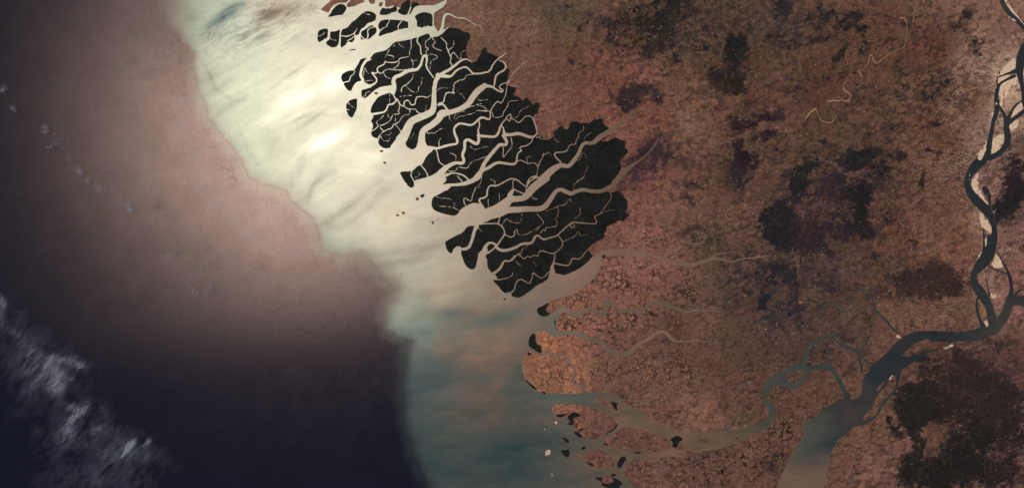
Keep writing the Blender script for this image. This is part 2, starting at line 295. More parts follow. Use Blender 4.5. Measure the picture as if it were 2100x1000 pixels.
W U 1700,780,34 1620,820,24 1560,850,22 1530,900,40 1512,1000,46 1525,1060,50 1522,1140,50 1490,1230,46 1470,1330,42 1450,1430,46 1440,1520,60 1400,1620,96 1300,1700,110 1232,1800,72 1215,1880,70 1240,1960,74 1300,2040,90
W U 1530,790,14 1520,850,18 1530,900,20
W V 1550,90,16 1570,130,30 1600,180,36 1620,240,54 1620,330,58 1640,420,74 1610,510,64 1540,580,56 1450,620,60
W V 1620,250,50 1660,170,35 1700,90,25 1780,30,14
W V 1640,260,46 1720,200,42 1790,150,42 1840,110,44 1830,0,50 1800,-20,40
W V 1580,100,6 1600,0,6 1590,-60,5
W X 1240,-40,80 1260,0,84 1340,80,100 1430,170,96 1480,260,62 1500,360,52 1490,450,84 1460,540,112 1420,640,130 1340,730,110 1282,810,62 1270,880,58 1300,940,70 1350,1000,94
W X 1430,-30,36 1440,0,40 1450,80,25 1450,140,26
W X 1400,-60,60 1420,-30,60
W X 1385,345,14 1388,450,18 1392,560,25 1360,620,20
W X 1440,420,30 1430,480,30
W X 1510,560,10 1570,660,14 1630,770,25 1670,880,38 1670,1000,46
W X 1440,730,16 1520,770,13 1620,800,14
W Y 1410,50,10 1430,150,14 1450,230,18
W Y 1280,0,62 1290,90,62 1350,190,104 1410,280,92 1450,380,84 1480,480,96 1430,580,124 1300,640,120 1100,650,94 900,645,110 700,640,106 560,720,134 480,820,146 400,920,160 300,1000,180
W Y 1640,0,30 1670,100,38 1672,200,46 1650,300,94 1620,400,92 1560,500,100 1470,580,130
W Y 1680,290,70 1760,280,106 1830,280,110 2000,300,110
W Y 1690,260,30 1720,200,30 1750,175,16 1800,165,12
W Y 1325,250,22 1310,340,28 1330,420,28 1360,500,40 1390,570,60
W Y 930,770,16 860,790,26 800,810,30 700,860,56 600,900,80 500,950,110
W Y 1060,600,5 1130,560,6 1230,540,6 1320,545,6
W Y 250,190,14 250,300,18 270,370,22 330,430,24 400,500,28 440,560,18 520,620,14
W Y 480,530,4 560,520,5 660,530,6 690,560,6
W Y 260,400,14 240,500,15 232,600,17 190,700,22 140,780,28 90,790,25 20,765,26 -60,730,25
W Y 90,790,22 110,870,24 130,960,22 140,1010,22
W Y 120,830,9 180,910,10 250,920,9
W Y -60,400,16 0,390,20 50,370,20 65,300,20 45,220,18 90,170,16 160,165,14 240,190,10
P N 851,406 858,403 860,410 854,413
P N 785,331 793,331 792,337 786,336
P N 777,308 787,307 786,312 779,313
P N 884,454 889,452 891,458 886,461
P N 810,440 816,438 821,442 814,444
P N 823,434 830,433 831,438 826,441
P N 767,188 775,189 776,195 768,194
W N 1684,636,3 1692,626,5 1705,622,5 1722,624,5 1730,636,6
C Z 1310,-60 1215,0 1130,80 1050,170 1045,260 1030,340 980,390 930,390 860,380 800,390 730,440 640,500 560,580 450,620 430,680 440,760 400,840 340,930 290,1000 150,1300 100,1800 560,1800 650,1300 720,1000 720,930 760,860 800,800 900,720 960,665 1060,655 1130,620 1200,560 1260,450 1330,370 1400,290 1420,180 1450,60 1510,0 1540,-50
P Z 1320,165 1370,130 1395,200 1370,290 1290,370 1220,450 1190,540 1120,590 1020,605 1090,530 1165,450 1165,390 1240,300 1300,240
P Z 1180,300 1230,230 1285,195 1250,260 1200,310
P Y 610,770 700,710 790,670 830,680 850,740 880,770 800,790 700,810 640,830
P Y 1350,320 1370,300 1400,340 1420,420 1440,520 1420,560 1400,520 1370,500 1340,420 1330,360
P V 1505,52 1530,55 1525,75 1508,78
P V 1235,790 1250,780 1245,820
P V 1235,830 1252,835 1245,860
P V 1320,600 1350,540 1410,500 1415,530 1400,560 1370,640 1330,645
P U 1640,180 1690,190 1740,235 1700,215
'''
# cream sand over part of the ground: polygons
SAND = '''
U 1570,-10 1600,-10 1650,50 1720,130 1810,235 1810,265 1740,200 1660,120 1620,80
U 1620,650 1725,590 1710,690 1640,740 1570,775 1535,765 1580,710
U 1540,780 1640,750 1660,790 1560,860 1520,960 1520,800
U 1555,870 1640,810 1700,785 1735,800 1720,860 1660,880 1640,980 1560,1010 1520,970 1540,930
U 1640,180 1690,190 1740,235 1700,215
V 1505,52 1530,55 1525,75 1508,78
V 1235,780 1260,780 1245,870 1230,860
V 1320,600 1350,540 1415,500 1415,530 1400,560 1370,645 1325,645
V 1470,430 1530,390 1605,370 1610,470 1540,490 1600,520 1580,545 1520,560 1470,595 1460,520
V 1650,280 1740,225 1745,270 1700,345 1655,330
V 1630,200 1700,100 1790,40 1800,110 1740,160 1690,210
V 1462,160 1492,150 1492,200 1462,200
V 1230,890 1290,830 1340,750 1320,870 1350,1000 1290,970
V 1550,0 1600,0 1580,60 1600,150 1560,100
V 1370,500 1420,450 1425,500 1390,520
X 1345,170 1400,240 1450,310 1495,380 1470,400 1400,350 1370,335 1355,260
X 1340,-60 1400,20 1445,140 1380,70 1320,0
X 1510,595 1575,690 1580,755 1490,735 1465,700 1500,660
X 1390,460 1420,440 1430,480 1405,560
X 1300,700 1340,600 1370,560 1360,630 1320,700
Y 1400,480 1440,500 1440,560 1400,540
Y 1450,200 1520,240 1560,230 1520,250 1460,250
Y 1510,470 1560,440 1580,460 1530,500
Y 480,630 530,640 520,670
Y 970,760 1060,725 1070,740 990,780
Y 1330,560 1360,580 1300,630 1290,620
Z 1310,165 1370,125 1360,150 1320,190
R 335,150 370,118 410,130 400,180 340,205
R 402,410 420,398 442,405 440,435 410,438
I 385,520 405,512 418,540 395,548
I 275,592 295,590 292,604 278,604
F 555,680 570,672 590,695 570,700
F 650,665 660,655 668,682
'''
# thin pale or dark lines on the ground: kind, width, points
LINES = '''
cream U 5 775,0 765,45 715,95 665,125 668,190 655,232
cream U 6 530,185 585,180 600,260 600,340 585,430 570,490 500,514 430,545 350,605 290,665 255,620 240,560 215,572 205,640 165,705 100,720 145,785
dark U 5 775,30 720,90 672,120 660,190 645,228 620,190 560,150 490,165 470,210 500,205
dark U 5 590,230 606,300 590,430 560,495 480,520 380,570 330,610 290,655
dark U 5 210,640 170,712 80,718 60,720 140,780 150,820 85,900 40,850
cream S 4 1800,432 1777,470 1718,479 1762,530 1752,582 1722,602 1690,562 1658,546 1632,580 1642,622 1688,652 1678,690 1640,696 1612,672 1598,662
cream S 4 1600,692 1518,688 1548,775 1572,834 1500,838 1456,792 1450,738 1408,767 1385,800
dark S 4 1800,430 1780,470 1715,480 1760,530 1750,580 1720,600 1690,560 1660,548 1635,580 1645,620 1690,650 1680,685 1640,692 1615,680 1600,655 1640,645
cream S 4 1630,610 1665,630 1690,660 1660,690 1620,685 1520,690
dark S 5 1620,700 1520,692 1545,770 1568,830 1500,832 1460,790 1455,740
cream S 3 1450,735 1410,760 1385,800 1360,830
dark S 5 1570,765 1605,800 1622,850
dark S 4 1570,290 1600,262 1660,280 1700,265 1730,290 1800,268
dark S 5 1800,268 1860,280 1910,240
dark S 4 1570,300 1555,380 1450,400 1430,430
dark S 5 640,35 695,45 690,20 670,0
dark S 5 715,0 730,40 770,30
pale V 8 1230,690 1200,690 1130,740 1060,745 1020,790 990,805 940,780 920,790 945,815
pale V 8 975,850 980,880 940,930 870,950 820,990
pale V 5 820,990 700,960 640,990
dark V 5 1230,700 1180,690 1120,750 1060,735
pale X 6 830,0 740,20 650,90 680,130 700,250 740,290
pale X 5 0,140 160,180 240,185
pale X 5 0,270 60,250 180,200
pale X 5 930,730 1000,745 1130,720
pale B 14 360,440 365,380 400,300 430,260
pale B 18 230,480 290,440 340,450
pale B 9 350,440 400,410 480,395 560,370
pale B 5 0,390 40,400
pale B 6 10,540 40,530 60,470 130,470 180,560
pale B 6 60,590 130,590 190,550
pale B 5 0,85 100,125 200,130 280,105 380,80 520,100 580,50 590,0
pale B 5 440,270 520,220 560,250 600,240
pale B 7 320,650 360,640 380,560 420,590 460,570
pale D 10 780,400 800,360 770,290 740,270 730,200 760,150 900,50
pale D 8 790,300 850,210 930,150
grey S 10 235,720 220,700 225,640
grey T 9 355,50 372,10 390,-20
grey S 16 0,920 90,850 150,810 210,790 235,720
grey S 6 235,720 235,680 220,630
grey S 6 170,700 150,650 110,740
grey S 5 240,720 280,680 330,650
grey T 20 300,130 350,50 380,0
grey S 20 350,1000 380,940 440,910 550,890
pale S 9 560,880 600,850 640,880
pale S 8 610,940 700,930 720,980 770,960
pale T 7 620,20 700,5 720,60 770,40
pale T 6 780,400 820,440 810,500 840,560 850,600
grey T 14 820,600 840,590
dark T 6 440,290 500,320 530,380 580,360 610,360 640,310 640,280 700,270
dark T 6 1200,290 1240,270 1275,265 1270,220
pale T 4 1700,390 1750,360 1750,320
pale T 5 1640,480 1700,500 1780,520
pale T 6 1420,640 1380,670 1350,640 1320,640
pale T 8 1410,120 1500,160 1600,200 1620,270 1720,230 1800,280
pale T 7 1190,750 1270,700 1280,760 1320,860 1320,1000
dark I 5 1090,410 1150,390 1160,360 1200,390 1210,350 1260,375
dark I 5 1260,290 1300,285 1320,310
dark I 6 320,70 460,70 560,110
cream Q 4 62,1000 60,920 75,850 110,815
cream I 6 65,0 78,70 108,130 160,182 220,214 290,243
cream I 5 352,405 362,365 420,333
cream Q 5 210,430 250,448 290,448
cream G 4 665,680 700,650 830,600 860,570
cream G 5 700,795 730,805
cream G 5 830,800 835,850
orange K 26 1195,298 1215,298
orange K 12 1245,965 1262,965
cream K 8 845,572 855,572
'''
# ------------------------------------------------------------------ rasters of signed distance, in photo pixels (1 px = 0.1 km)
GX0, GY0, GX1, GY1 = -120, -90, 2211, 1081
GW, GH = GX1 - GX0, GY1 - GY0
f32 = np.float32
YY, XX = np.mgrid[GY0:GY1, GX0:GX1].astype(f32)

def lattice(n, seed):
    return np.random.RandomState(seed).rand(n, n).astype(f32)
_lat = {}
def vnoise(x, y, seed):
    if seed not in _lat: _lat[seed] = lattice(256, seed)
    L = _lat[seed]
    xi = np.floor(x); yi = np.floor(y)
    fx = x - xi; fy = y - yi
    fx = fx * fx * (3 - 2 * fx); fy = fy * fy * (3 - 2 * fy)
    xi = xi.astype(np.int32) & 255; yi = yi.astype(np.int32) & 255
    x1 = (xi + 1) & 255; y1 = (yi + 1) & 255
    a = L[yi, xi]; b = L[yi, x1]; c = L[y1, xi]; d = L[y1, x1]
    return (a + (b - a) * fx) * (1 - fy) + (c + (d - c) * fx) * fy
def fbm(x, y, scale, octs, seed, gain=0.55):
    out = 0; amp = 1.0; tot = 0
    x = x / scale; y = y / scale
    for o in range(octs):
        out = out + amp * vnoise(x + 17.3 * o, y + 9.1 * o, seed + o)
        tot += amp; amp *= gain
        x, y = (x * 1.94 + y * 0.42), (y * 1.94 - x * 0.42)
    return (out / tot - 0.5) * 2      # about -1..1
def worley(x, y, scale, seed):
    x = x / scale; y = y / scale
    xi = np.floor(x); yi = np.floor(y)
    JX = lattice(256, seed); JY = lattice(256, seed + 1)
    f1 = np.full(x.shape, 9, f32); f2 = f1.copy()
    for dy in (-1, 0, 1):
        for dx in (-1, 0, 1):
            cx = xi + dx; cy = yi + dy
            ix = cx.astype(np.int32) & 255; iy = cy.astype(np.int32) & 255
            d = np.hypot(cx + JX[iy, ix] - x, cy + JY[iy, ix] - y)
            f2 = np.minimum(f2, np.maximum(f1, d)); f1 = np.minimum(f1, d)
    return f1, f2
def sstep(a, b, x):
    t = np.clip((x - a) / (b - a), 0, 1)
    return t * t * (3 - 2 * t)

CL = 7.0
def box_of(xs, ys, pad):
    x0 = max(int(np.floor(min(xs) - pad)) - GX0, 0); x1 = min(int(np.ceil(max(xs) + pad)) - GX0 + 1, GW)
    y0 = max(int(np.floor(min(ys) - pad)) - GY0, 0); y1 = min(int(np.ceil(max(ys) + pad)) - GY0 + 1, GH)
    return x0, x1, y0, y1
def seg_dist(px, py, ax, ay, bx, by):
    dx, dy = bx - ax, by - ay
    t = np.clip(((px - ax) * dx + (py - ay) * dy) / max(dx * dx + dy * dy, 1e-9), 0, 1)
    return np.hypot(px - ax - t * dx, py - ay - t * dy), t
def chaikin(p, closed, n):
    p = np.asarray(p, float)
    for _ in range(n):
        q = np.roll(p, -1, 0) if closed else p[1:]
        b = p if closed else p[:-1]
        r = np.empty((2 * len(b), p.shape[1])); r[0::2] = .75 * b + .25 * q; r[1::2] = .25 * b + .75 * q
        p = r if closed else np.vstack([p[:1], r, p[-1:]])
    return p
def poly_field(p, cl=CL):
    """signed distance (inside +), clipped to +-cl, on its box"""
    xs, ys = p[:, 0], p[:, 1]
    x0, x1, y0, y1 = box_of(xs, ys, cl + 1)
    if x1 <= x0 or y1 <= y0: return None
    X = XX[y0:y1, x0:x1]; Y = YY[y0:y1, x0:x1]
    ins = np.zeros(X.shape, bool); d = np.full(X.shape, cl, f32)
    rowY = Y[:, 0]; colX = X[0]
    for (ax, ay), (bx, by) in zip(p, np.roll(p, -1, 0)):
        if ay != by:
            lo, hi = min(ay, by), max(ay, by)
            r = np.where((rowY >= lo) & (rowY < hi))[0]
            if len(r):
                xc = ax + (rowY[r] - ay) * (bx - ax) / (by - ay)
                ins[r] ^= colX[None, :] < xc[:, None]
        u0, u1, v0, v1 = box_of((ax, bx), (ay, by), cl)
        if u1 > u0 and v1 > v0:
            dd, _ = seg_dist(XX[v0:v1, u0:u1], YY[v0:v1, u0:u1], ax, ay, bx, by)
            s = (slice(v0 - y0, v1 - y0), slice(u0 - x0, u1 - x0))
            d[s] = np.minimum(d[s], dd)
    return (slice(y0, y1), slice(x0, x1)), np.where(ins, d, -d)
def line_field(p, cl=CL):
    """p = x, y, half width; inside +"""
    x0, x1, y0, y1 = box_of(p[:, 0], p[:, 1], p[:, 2].max() + cl)
    if x1 <= x0 or y1 <= y0: return None
    f = np.full((y1 - y0, x1 - x0), -cl, f32)
    for a, b in zip(p[:-1], p[1:]):
        u0, u1, v0, v1 = box_of((a[0], b[0]), (a[1], b[1]), max(a[2], b[2]) + cl)
        if u1 <= u0 or v1 <= v0: continue
        dd, t = seg_dist(XX[v0:v1, u0:u1], YY[v0:v1, u0:u1], a[0], a[1], b[0], b[1])
        v = (a[2] + (b[2] - a[2]) * t) - dd
        s = (slice(v0 - y0, v1 - y0), slice(u0 - x0, u1 - x0))
        f[s] = np.maximum(f[s], v)
    return (slice(y0, y1), slice(x0, x1)), f
def pts(tile, toks, n):
    ox, oy, s = TILES[tile]
    a = np.array([[float(v) for v in t.split(',')] for t in toks])
    if n == 3:
        if a.shape[1] == 3: a[:, 2] /= 2 * s
    a[:, 0] = ox + a[:, 0] / s; a[:, 1] = oy + a[:, 1] / s
    return a

S = np.full((GH, GW), -CL, f32)      # solid ground, all channels cut
SM = S.copy()                        # the same with only the channels wide enough to divide islands
MG = S.copy()                        # mangrove
warp = 0.55 * fbm(XX, YY, 5.0, 3, 50)
for ln in MAP.strip().splitlines():
    k, tile, *toks = ln.split()
    if k == 'W':
        p = pts(tile, toks, 3)
        p = chaikin(p, False, 3 if p[:, 2].max() < 1.6 else 2)
        w0 = p[:, 2].max()
        if tile in 'ABCDEFG': p[:, 2] = np.where(p[:, 2] < 1.5, p[:, 2] * .66, p[:, 2] * .95 - .60)
        else: p[:, 2] = np.where(p[:, 2] < 1.5, p[:, 2] * .85, p[:, 2] - .2)
        p[:, 2] = np.maximum(p[:, 2], 0.27)
        big_w = w0 > 1.09; extra = w0 - p[:, 2].max() + .6
        if p[:, 2].max() < 1.6 and tile != 'N':            # small creeks meander
            wx = 0.9 * fbm(p[:, 0], p[:, 1], 4.0, 2, 70); wy = 0.9 * fbm(p[:, 0], p[:, 1], 4.0, 2, 75)
            p[1:-1, 0] += wx[1:-1]; p[1:-1, 1] += wy[1:-1]
        r = line_field(p)
        if r is None: continue
        s, f = r
        S[s] = np.minimum(S[s], -f)
        if big_w: SM[s] = np.minimum(SM[s], -f - (extra + .3 if w0 < 3 else .3))
    else:
        r = poly_field(chaikin(pts(tile, toks, 2), True, 1))
        if r is None: continue
        s, f = r
        if k == 'P': S[s] = np.maximum(S[s], f); SM[s] = np.maximum(SM[s], f)
        elif k == 'M': S[s] = np.maximum(S[s], f); SM[s] = np.maximum(SM[s], f); MG[s] = np.maximum(MG[s], f)
        elif k == 'C': S[s] = np.minimum(S[s], -f); SM[s] = np.minimum(SM[s], -f)
        elif k == 'H': MG[s] = np.minimum(MG[s], -f)
edge = sstep(6, 1.5, np.abs(SM))
S = S + warp * 0.8; SM = SM + warp * 0.8
MG = MG + 2.3 * fbm(XX, YY, 8.0, 4, 60, .65)
MGC = np.minimum(MG, S - 0.18)
# ------------------------------------------------------------------ ground cover, water bodies and cloud as fields on the same grid
def lin(c):
    c = np.asarray(c, float) / 255.
    return np.where(c <= 0.04045, c / 12.92, ((c + 0.055) / 1.055) ** 2.4)
def subgrid(step):
    return XX[::step, ::step], YY[::step, ::step]
def upsample(a, step):
    """bilinear from a grid of that step back to GH x GW"""
    h, w = a.shape[:2]
    y = np.arange(GH) / step; x = np.arange(GW) / step
    y0 = np.minimum(y.astype(int), h - 2); x0 = np.minimum(x.astype(int), w - 2)
    fy = np.clip(y - y0, 0, 1).astype(f32); fx = np.clip(x - x0, 0, 1).astype(f32)
    if a.ndim == 3: fy = fy[:, None, None]; fx = fx[None, :, None]
    else: fy = fy[:, None]; fx = fx[None, :]
    r = a[y0] * (1 - fy) + a[y0 + 1] * fy
    return (r[:, x0] * (1 - fx) + r[:, x0 + 1] * fx).astype(f32)
def shepard(samples, step=6, power=3.2, soft=25.):
    X, Y = subgrid(step)
    # a little warp so that the soft patches have natural outlines
    wx = X + 22 * fbm(X, Y, 60., 3, 90); wy = Y + 22 * fbm(X, Y, 60., 3, 95)
    acc = 0; tot = 0
    for s in samples:
        w = 1.0 / ((wx - s[0]) ** 2 + (wy - s[1]) ** 2 + soft ** 2) ** (power / 2)
        acc = acc + w[..., None] * lin(s[2:5])[None, None]; tot = tot + w
    return upsample((acc / tot[..., None]).astype(f32), step)
def splat(items, step=4, warp=0.):
    X, Y = subgrid(step)
    if warp: X, Y = X + warp * fbm(X, Y, 48., 5, 940, .65), Y + warp * fbm(X, Y, 48., 5, 950, .65)
    out = np.zeros(X.shape, f32)
    for x, y, rx, ry, v, *ang in items:
        a = math.radians(ang[0]) if ang else 0.0
        dx = (X - x) * math.cos(a) + (Y - y) * math.sin(a); dy = -(X - x) * math.sin(a) + (Y - y) * math.cos(a)
        g = v * np.exp(-((dx / rx) ** 2 + (dy / ry) ** 2))
        out = np.maximum(out, g) + 0.35 * np.minimum(out, g)
    return upsample(out, step)
def table(txt):
    return [tuple(float(v) for v in r.split(',')) for r in txt.split()]

LANDC = table('''
940,30,122,92,76 1050,60,116,88,72 1050,130,110,82,68 1150,30,95,78,66 1150,130,106,76,62 1250,170,120,80,66 1150,220,116,82,68
1250,220,124,84,69 1300,300,128,84,72 1320,330,118,76,68 1330,480,128,88,74 1400,430,118,84,72 1300,560,128,86,76 1170,610,128,90,74 1200,650,126,86,72
1120,700,150,102,78 1150,770,140,97,76 1250,700,110,78,68 1400,640,100,76,62 1400,700,100,72,62 1350,800,110,78,65 1430,850,120,86,70
1300,860,108,77,66 1500,700,86,66,56 1500,600,90,70,60 1600,620,76,58,54 1650,700,80,60,54 1500,800,90,66,56 1650,850,94,69,56
1450,950,97,71,62 1600,950,102,73,62 1720,700,86,66,58 1850,650,108,80,65 1950,640,108,80,65 1800,940,114,82,71 1850,800,102,73,63
1400,80,88,70,58 1500,60,88,68,57 1600,100,90,68,57 1700,150,90,64,53 1800,100,97,68,55 1900,100,93,62,51 1900,250,98,68,54
2000,200,108,77,61 1950,300,108,77,61 1450,200,114,84,67 1550,220,97,69,57 1400,250,114,86,69 1500,350,87,64,55 1600,330,92,68,56
1700,300,92,68,55 1800,350,84,62,55 1850,450,97,67,55 1950,500,110,76,61 1950,420,103,72,59 1800,560,87,64,53 2080,300,92,66,59
2080,450,102,72,67 2080,580,124,86,78 1550,450,97,72,63 1450,500,92,72,59 1450,450,102,77,63 1700,450,82,60,57 1700,550,78,60,54
1620,520,84,66,58 2050,750,87,62,57 1950,750,87,62,55 1950,900,104,75,66 2080,900,104,73,68 1500,130,84,62,52 1330,250,120,80,66
1560,500,98,72,62 1180,560,130,90,76 1350,520,120,84,74 2050,150,168,142,122 2065,190,165,138,118 2045,250,158,130,112 2050,300,150,122,105 2000,380,132,104,90 2030,570,132,102,88 2020,440,140,112,96 2030,80,128,96,82 2090,30,125,92,78 2050,340,120,92,80 2010,400,120,92,80 2040,570,118,90,78
1700,800,100,72,60 1290,830,105,76,68 1760,820,104,76,60 1230,980,112,78,68 700,10,125,92,76 820,5,125,92,76''')
# wooded country: x, y, rx, ry, density
WOODS = table('''
1330,35,120,45,.62 1250,80,60,40,.45 1390,10,60,26,.7 1160,10,50,20,.4 1507,92,22,26,1.1 1495,120,22,16,.8 1512,133,18,12,.9 1497,165,34,24,1.25 1470,150,25,20,.6
1530,252,32,15,1.1,-25 1575,230,20,10,.9 1572,280,26,12,1.0 1640,178,42,16,.6 1650,200,40,12,.5 1722,118,9,20,.9,15 1708,155,7,22,.8 1515,312,20,30,1.25
1508,360,26,30,.75 1545,335,16,20,.7 1525,375,34,20,.6 1300,195,46,26,1.0 1345,205,14,18,.7 1280,215,22,22,.8 1345,310,46,34,.85 1310,345,36,26,.8 1290,375,32,18,.65
1390,320,46,26,.5 1650,345,20,14,.9 1632,385,26,30,1.3 1612,445,32,26,1.25 1600,478,34,22,1.2 1575,440,30,16,.9 1645,470,46,34,.9 1660,500,30,25,.9 1690,520,30,20,.8 1610,505,34,16,1.0
1705,375,34,36,.8 1740,395,30,26,.7 1765,412,22,40,1.5 1755,470,40,24,1.0 1765,318,54,17,1.15 1770,345,50,9,.9 1735,335,30,22,.6 1800,360,34,20,.7 1690,295,20,9,.7 1710,470,24,40,.6
1845,325,16,12,.9 1915,310,16,12,.7 1898,370,10,20,.9 1915,250,20,10,.6 1820,440,18,30,.7 1860,500,20,10,.6 1905,560,60,30,1.15 1880,590,64,20,.95 1955,582,44,22,1.1 1800,530,24,12,.8 1700,575,30,20,.5
2085,345,26,22,.8 2080,385,34,34,1.2 2070,415,40,22,1.2 2045,440,26,20,.8 2060,300,10,20,.5 2085,500,30,12,.5 2050,700,36,16,.5 1560,618,18,16,1.1 1590,650,50,25,.5
1880,835,42,42,1.3 1905,790,36,34,.95 1930,835,50,40,1.15 1985,770,50,30,.85 1990,815,60,34,1.0 1970,730,14,34,.9,-30 2040,800,60,40,.9 2005,870,40,60,.95 1975,930,44,50,1.15 1930,975,50,40,1.3 1870,960,30,50,.95 1965,755,110,36,.62 2060,830,60,60,.8 2000,970,130,50,.75 1865,870,16,60,.8 2075,360,36,60,.7 1640,430,70,70,.5 1740,430,70,60,.45 1520,340,40,60,.5 1700,330,90,24,.45 1620,560,80,40,.4 1560,480,40,40,.45 1900,180,160,60,.42 1650,60,180,60,.50 1350,80,120,60,.52 1480,200,90,60,.42 1800,250,90,50,.40 1550,550,120,70,.42 1600,320,40,40,.45 1850,400,40,60,.35 1880,910,14,40,.8,-25
1830,880,12,30,.7,-35 2070,880,50,70,.85 2060,960,50,40,.75 1890,735,22,18,.7 1720,845,34,14,.9 1690,858,40,10,.9 1750,855,20,20,.6 1600,930,50,20,.5 1590,960,40,20,.6 1660,960,30,30,.35 1760,965,16,14,.55 1745,750,20,16,.7
1600,20,46,18,.7 1690,35,40,18,.7 1670,85,16,6,.8 1720,60,20,14,.6 1750,55,20,20,.6 1600,75,40,40,.35 1455,490,50,26,.6 1430,470,30,16,.6 1430,380,24,14,.8 1410,410,16,14,.6
1175,118,20,12,.75 1190,85,14,14,.7 1215,40,28,20,.5 1200,55,12,9,.8 1275,140,9,8,.9 1345,95,20,20,.4 1200,120,10,8,.6 1240,110,26,16,.4 1450,100,16,12,.8 1450,65,18,14,.6 1400,130,12,8,.8 1365,150,10,20,.5,30
1960,55,30,16,.7 1990,30,30,16,.6 2000,90,26,34,.6 1880,60,26,20,.5 1745,35,12,12,.9 1750,150,12,10,.6 1820,190,30,12,.6 1920,185,30,12,.5 1770,100,14,14,.5 1850,150,14,10,.5 1925,90,16,12,.6
1620,620,30,40,.5 1600,560,50,30,.45 1680,620,40,20,.4 1690,720,30,14,.6 1730,690,24,14,.5 1660,745,14,8,.6 1775,650,30,30,.55 1800,605,60,16,.5 1760,600,14,14,.4 1820,860,10,8,.8 1850,720,14,10,.6''')
# salt flat with its mesh of small creeks
FLATS = table('''
1180,640,70,60,1 1250,600,80,50,1.1 1300,560,60,40,1 1330,640,90,40,.8 1220,680,70,40,.9 1300,500,70,30,.9 1350,450,60,40,.6 1120,700,30,26,.5 1120,770,60,40,.7 1190,760,50,30,.6
1180,880,60,30,.9 1310,900,60,26,.6 1350,960,80,40,1 1450,960,70,50,1 1400,860,80,30,.7 1430,600,60,40,.8 1450,560,60,40,.7 1240,945,30,20,.4 1300,760,90,50,.7 1400,780,70,50,.6 1380,740,60,40,.5
1560,950,70,60,1 1620,880,60,40,1 1660,850,60,30,1 1720,780,40,50,.8 1500,440,50,40,.5 1560,430,40,40,.4 1650,740,40,20,.5''')
SHELFC = table('''
450,10,86,100,96 400,60,84,90,80 500,60,110,110,95 560,20,120,95,75 600,60,110,105,85 700,120,110,104,84 420,150,100,100,80 480,230,100,96,78 560,300,100,98,76 650,350,100,100,78 700,450,104,100,80 680,510,96,108,88
800,450,120,100,80 860,500,112,100,84 780,560,104,98,84 850,560,100,98,80 920,560,120,104,84 980,600,130,104,82 900,600,132,114,88 860,640,88,96,82 820,660,98,112,102 850,690,84,104,96
930,650,98,84,70 990,660,82,82,72 1060,600,120,94,76 1090,630,92,84,74 1040,650,84,80,70 900,690,122,92,76 980,700,124,94,78 880,680,64,92,80 1040,720,112,88,76 1000,760,100,82,72 1060,780,72,78,70 930,740,104,86,74
860,720,80,86,80 850,780,60,74,74 880,820,58,72,70 900,780,70,76,72 950,770,80,76,68 1000,790,74,70,62 860,900,52,64,66 900,880,56,68,66 950,900,62,70,64 1000,850,88,76,64 1050,850,74,74,66 960,850,80,74,64
1100,830,68,78,70 1000,930,52,68,68 1060,920,50,66,66 1100,900,60,68,64 950,980,60,68,62 1050,980,58,68,64 1100,960,56,66,64 900,960,54,66,66 1120,880,68,72,66 1180,940,76,72,66 1220,905,80,74,66 1280,925,88,76,66 1350,930,96,78,66 1150,980,64,68,64 1000,1060,58,66,62
1110,845,88,76,64 1180,820,72,78,72 1250,830,92,78,66 1300,870,104,83,68 1390,890,104,83,67 1450,900,97,79,64 1550,880,87,74,61 1570,840,64,68,62 1580,780,58,66,60 1650,750,58,66,60 1700,750,55,64,60 1720,790,48,64,58 1750,700,48,52,52
1200,570,110,84,72 1150,590,112,88,74 1250,520,104,80,68 1350,525,108,84,72 1450,540,104,84,72 1550,530,106,86,72 1200,640,100,80,69 1250,640,104,80,68 1350,625,112,88,76 1290,640,112,88,76 1430,638,112,92,76 1130,690,92,84,76 1180,685,86,82,74 1230,700,94,78,68 1320,700,110,86,74 1400,690,112,90,76
1150,740,88,80,72 900,300,100,76,60 950,420,104,78,62 1050,450,96,72,58 1000,500,96,74,60 1100,400,90,68,56 1200,400,84,64,54 1200,300,84,64,54 1280,240,90,68,60 1350,300,88,66,58 950,200,96,76,60 1000,150,100,78,62 850,200,96,80,62 920,60,90,96,80
1900,690,37,42,46 2050,500,38,42,46 2020,350,38,42,46 2050,150,38,42,46 1850,740,36,41,46 1800,780,34,44,50 1760,830,32,42,48 1730,870,36,44,50 1660,880,74,76,66 1700,890,54,62,62 1690,860,68,68,64 1735,832,72,54,54 1725,842,70,56,54 1650,900,66,76,66
1660,920,50,66,66 1710,920,36,46,54 1680,950,48,58,62 1640,960,74,72,64 1700,950,60,62,60 1650,990,104,82,70 1690,990,100,80,69 1620,1000,106,83,72 1670,965,92,76,68 1650,1030,108,84,72 1710,1020,104,80,70 1600,1060,104,82,72 1620,960,80,74,64 1680,860,78,70,64 1720,835,56,58,58 1790,610,50,54,50 1700,630,58,62,52''')

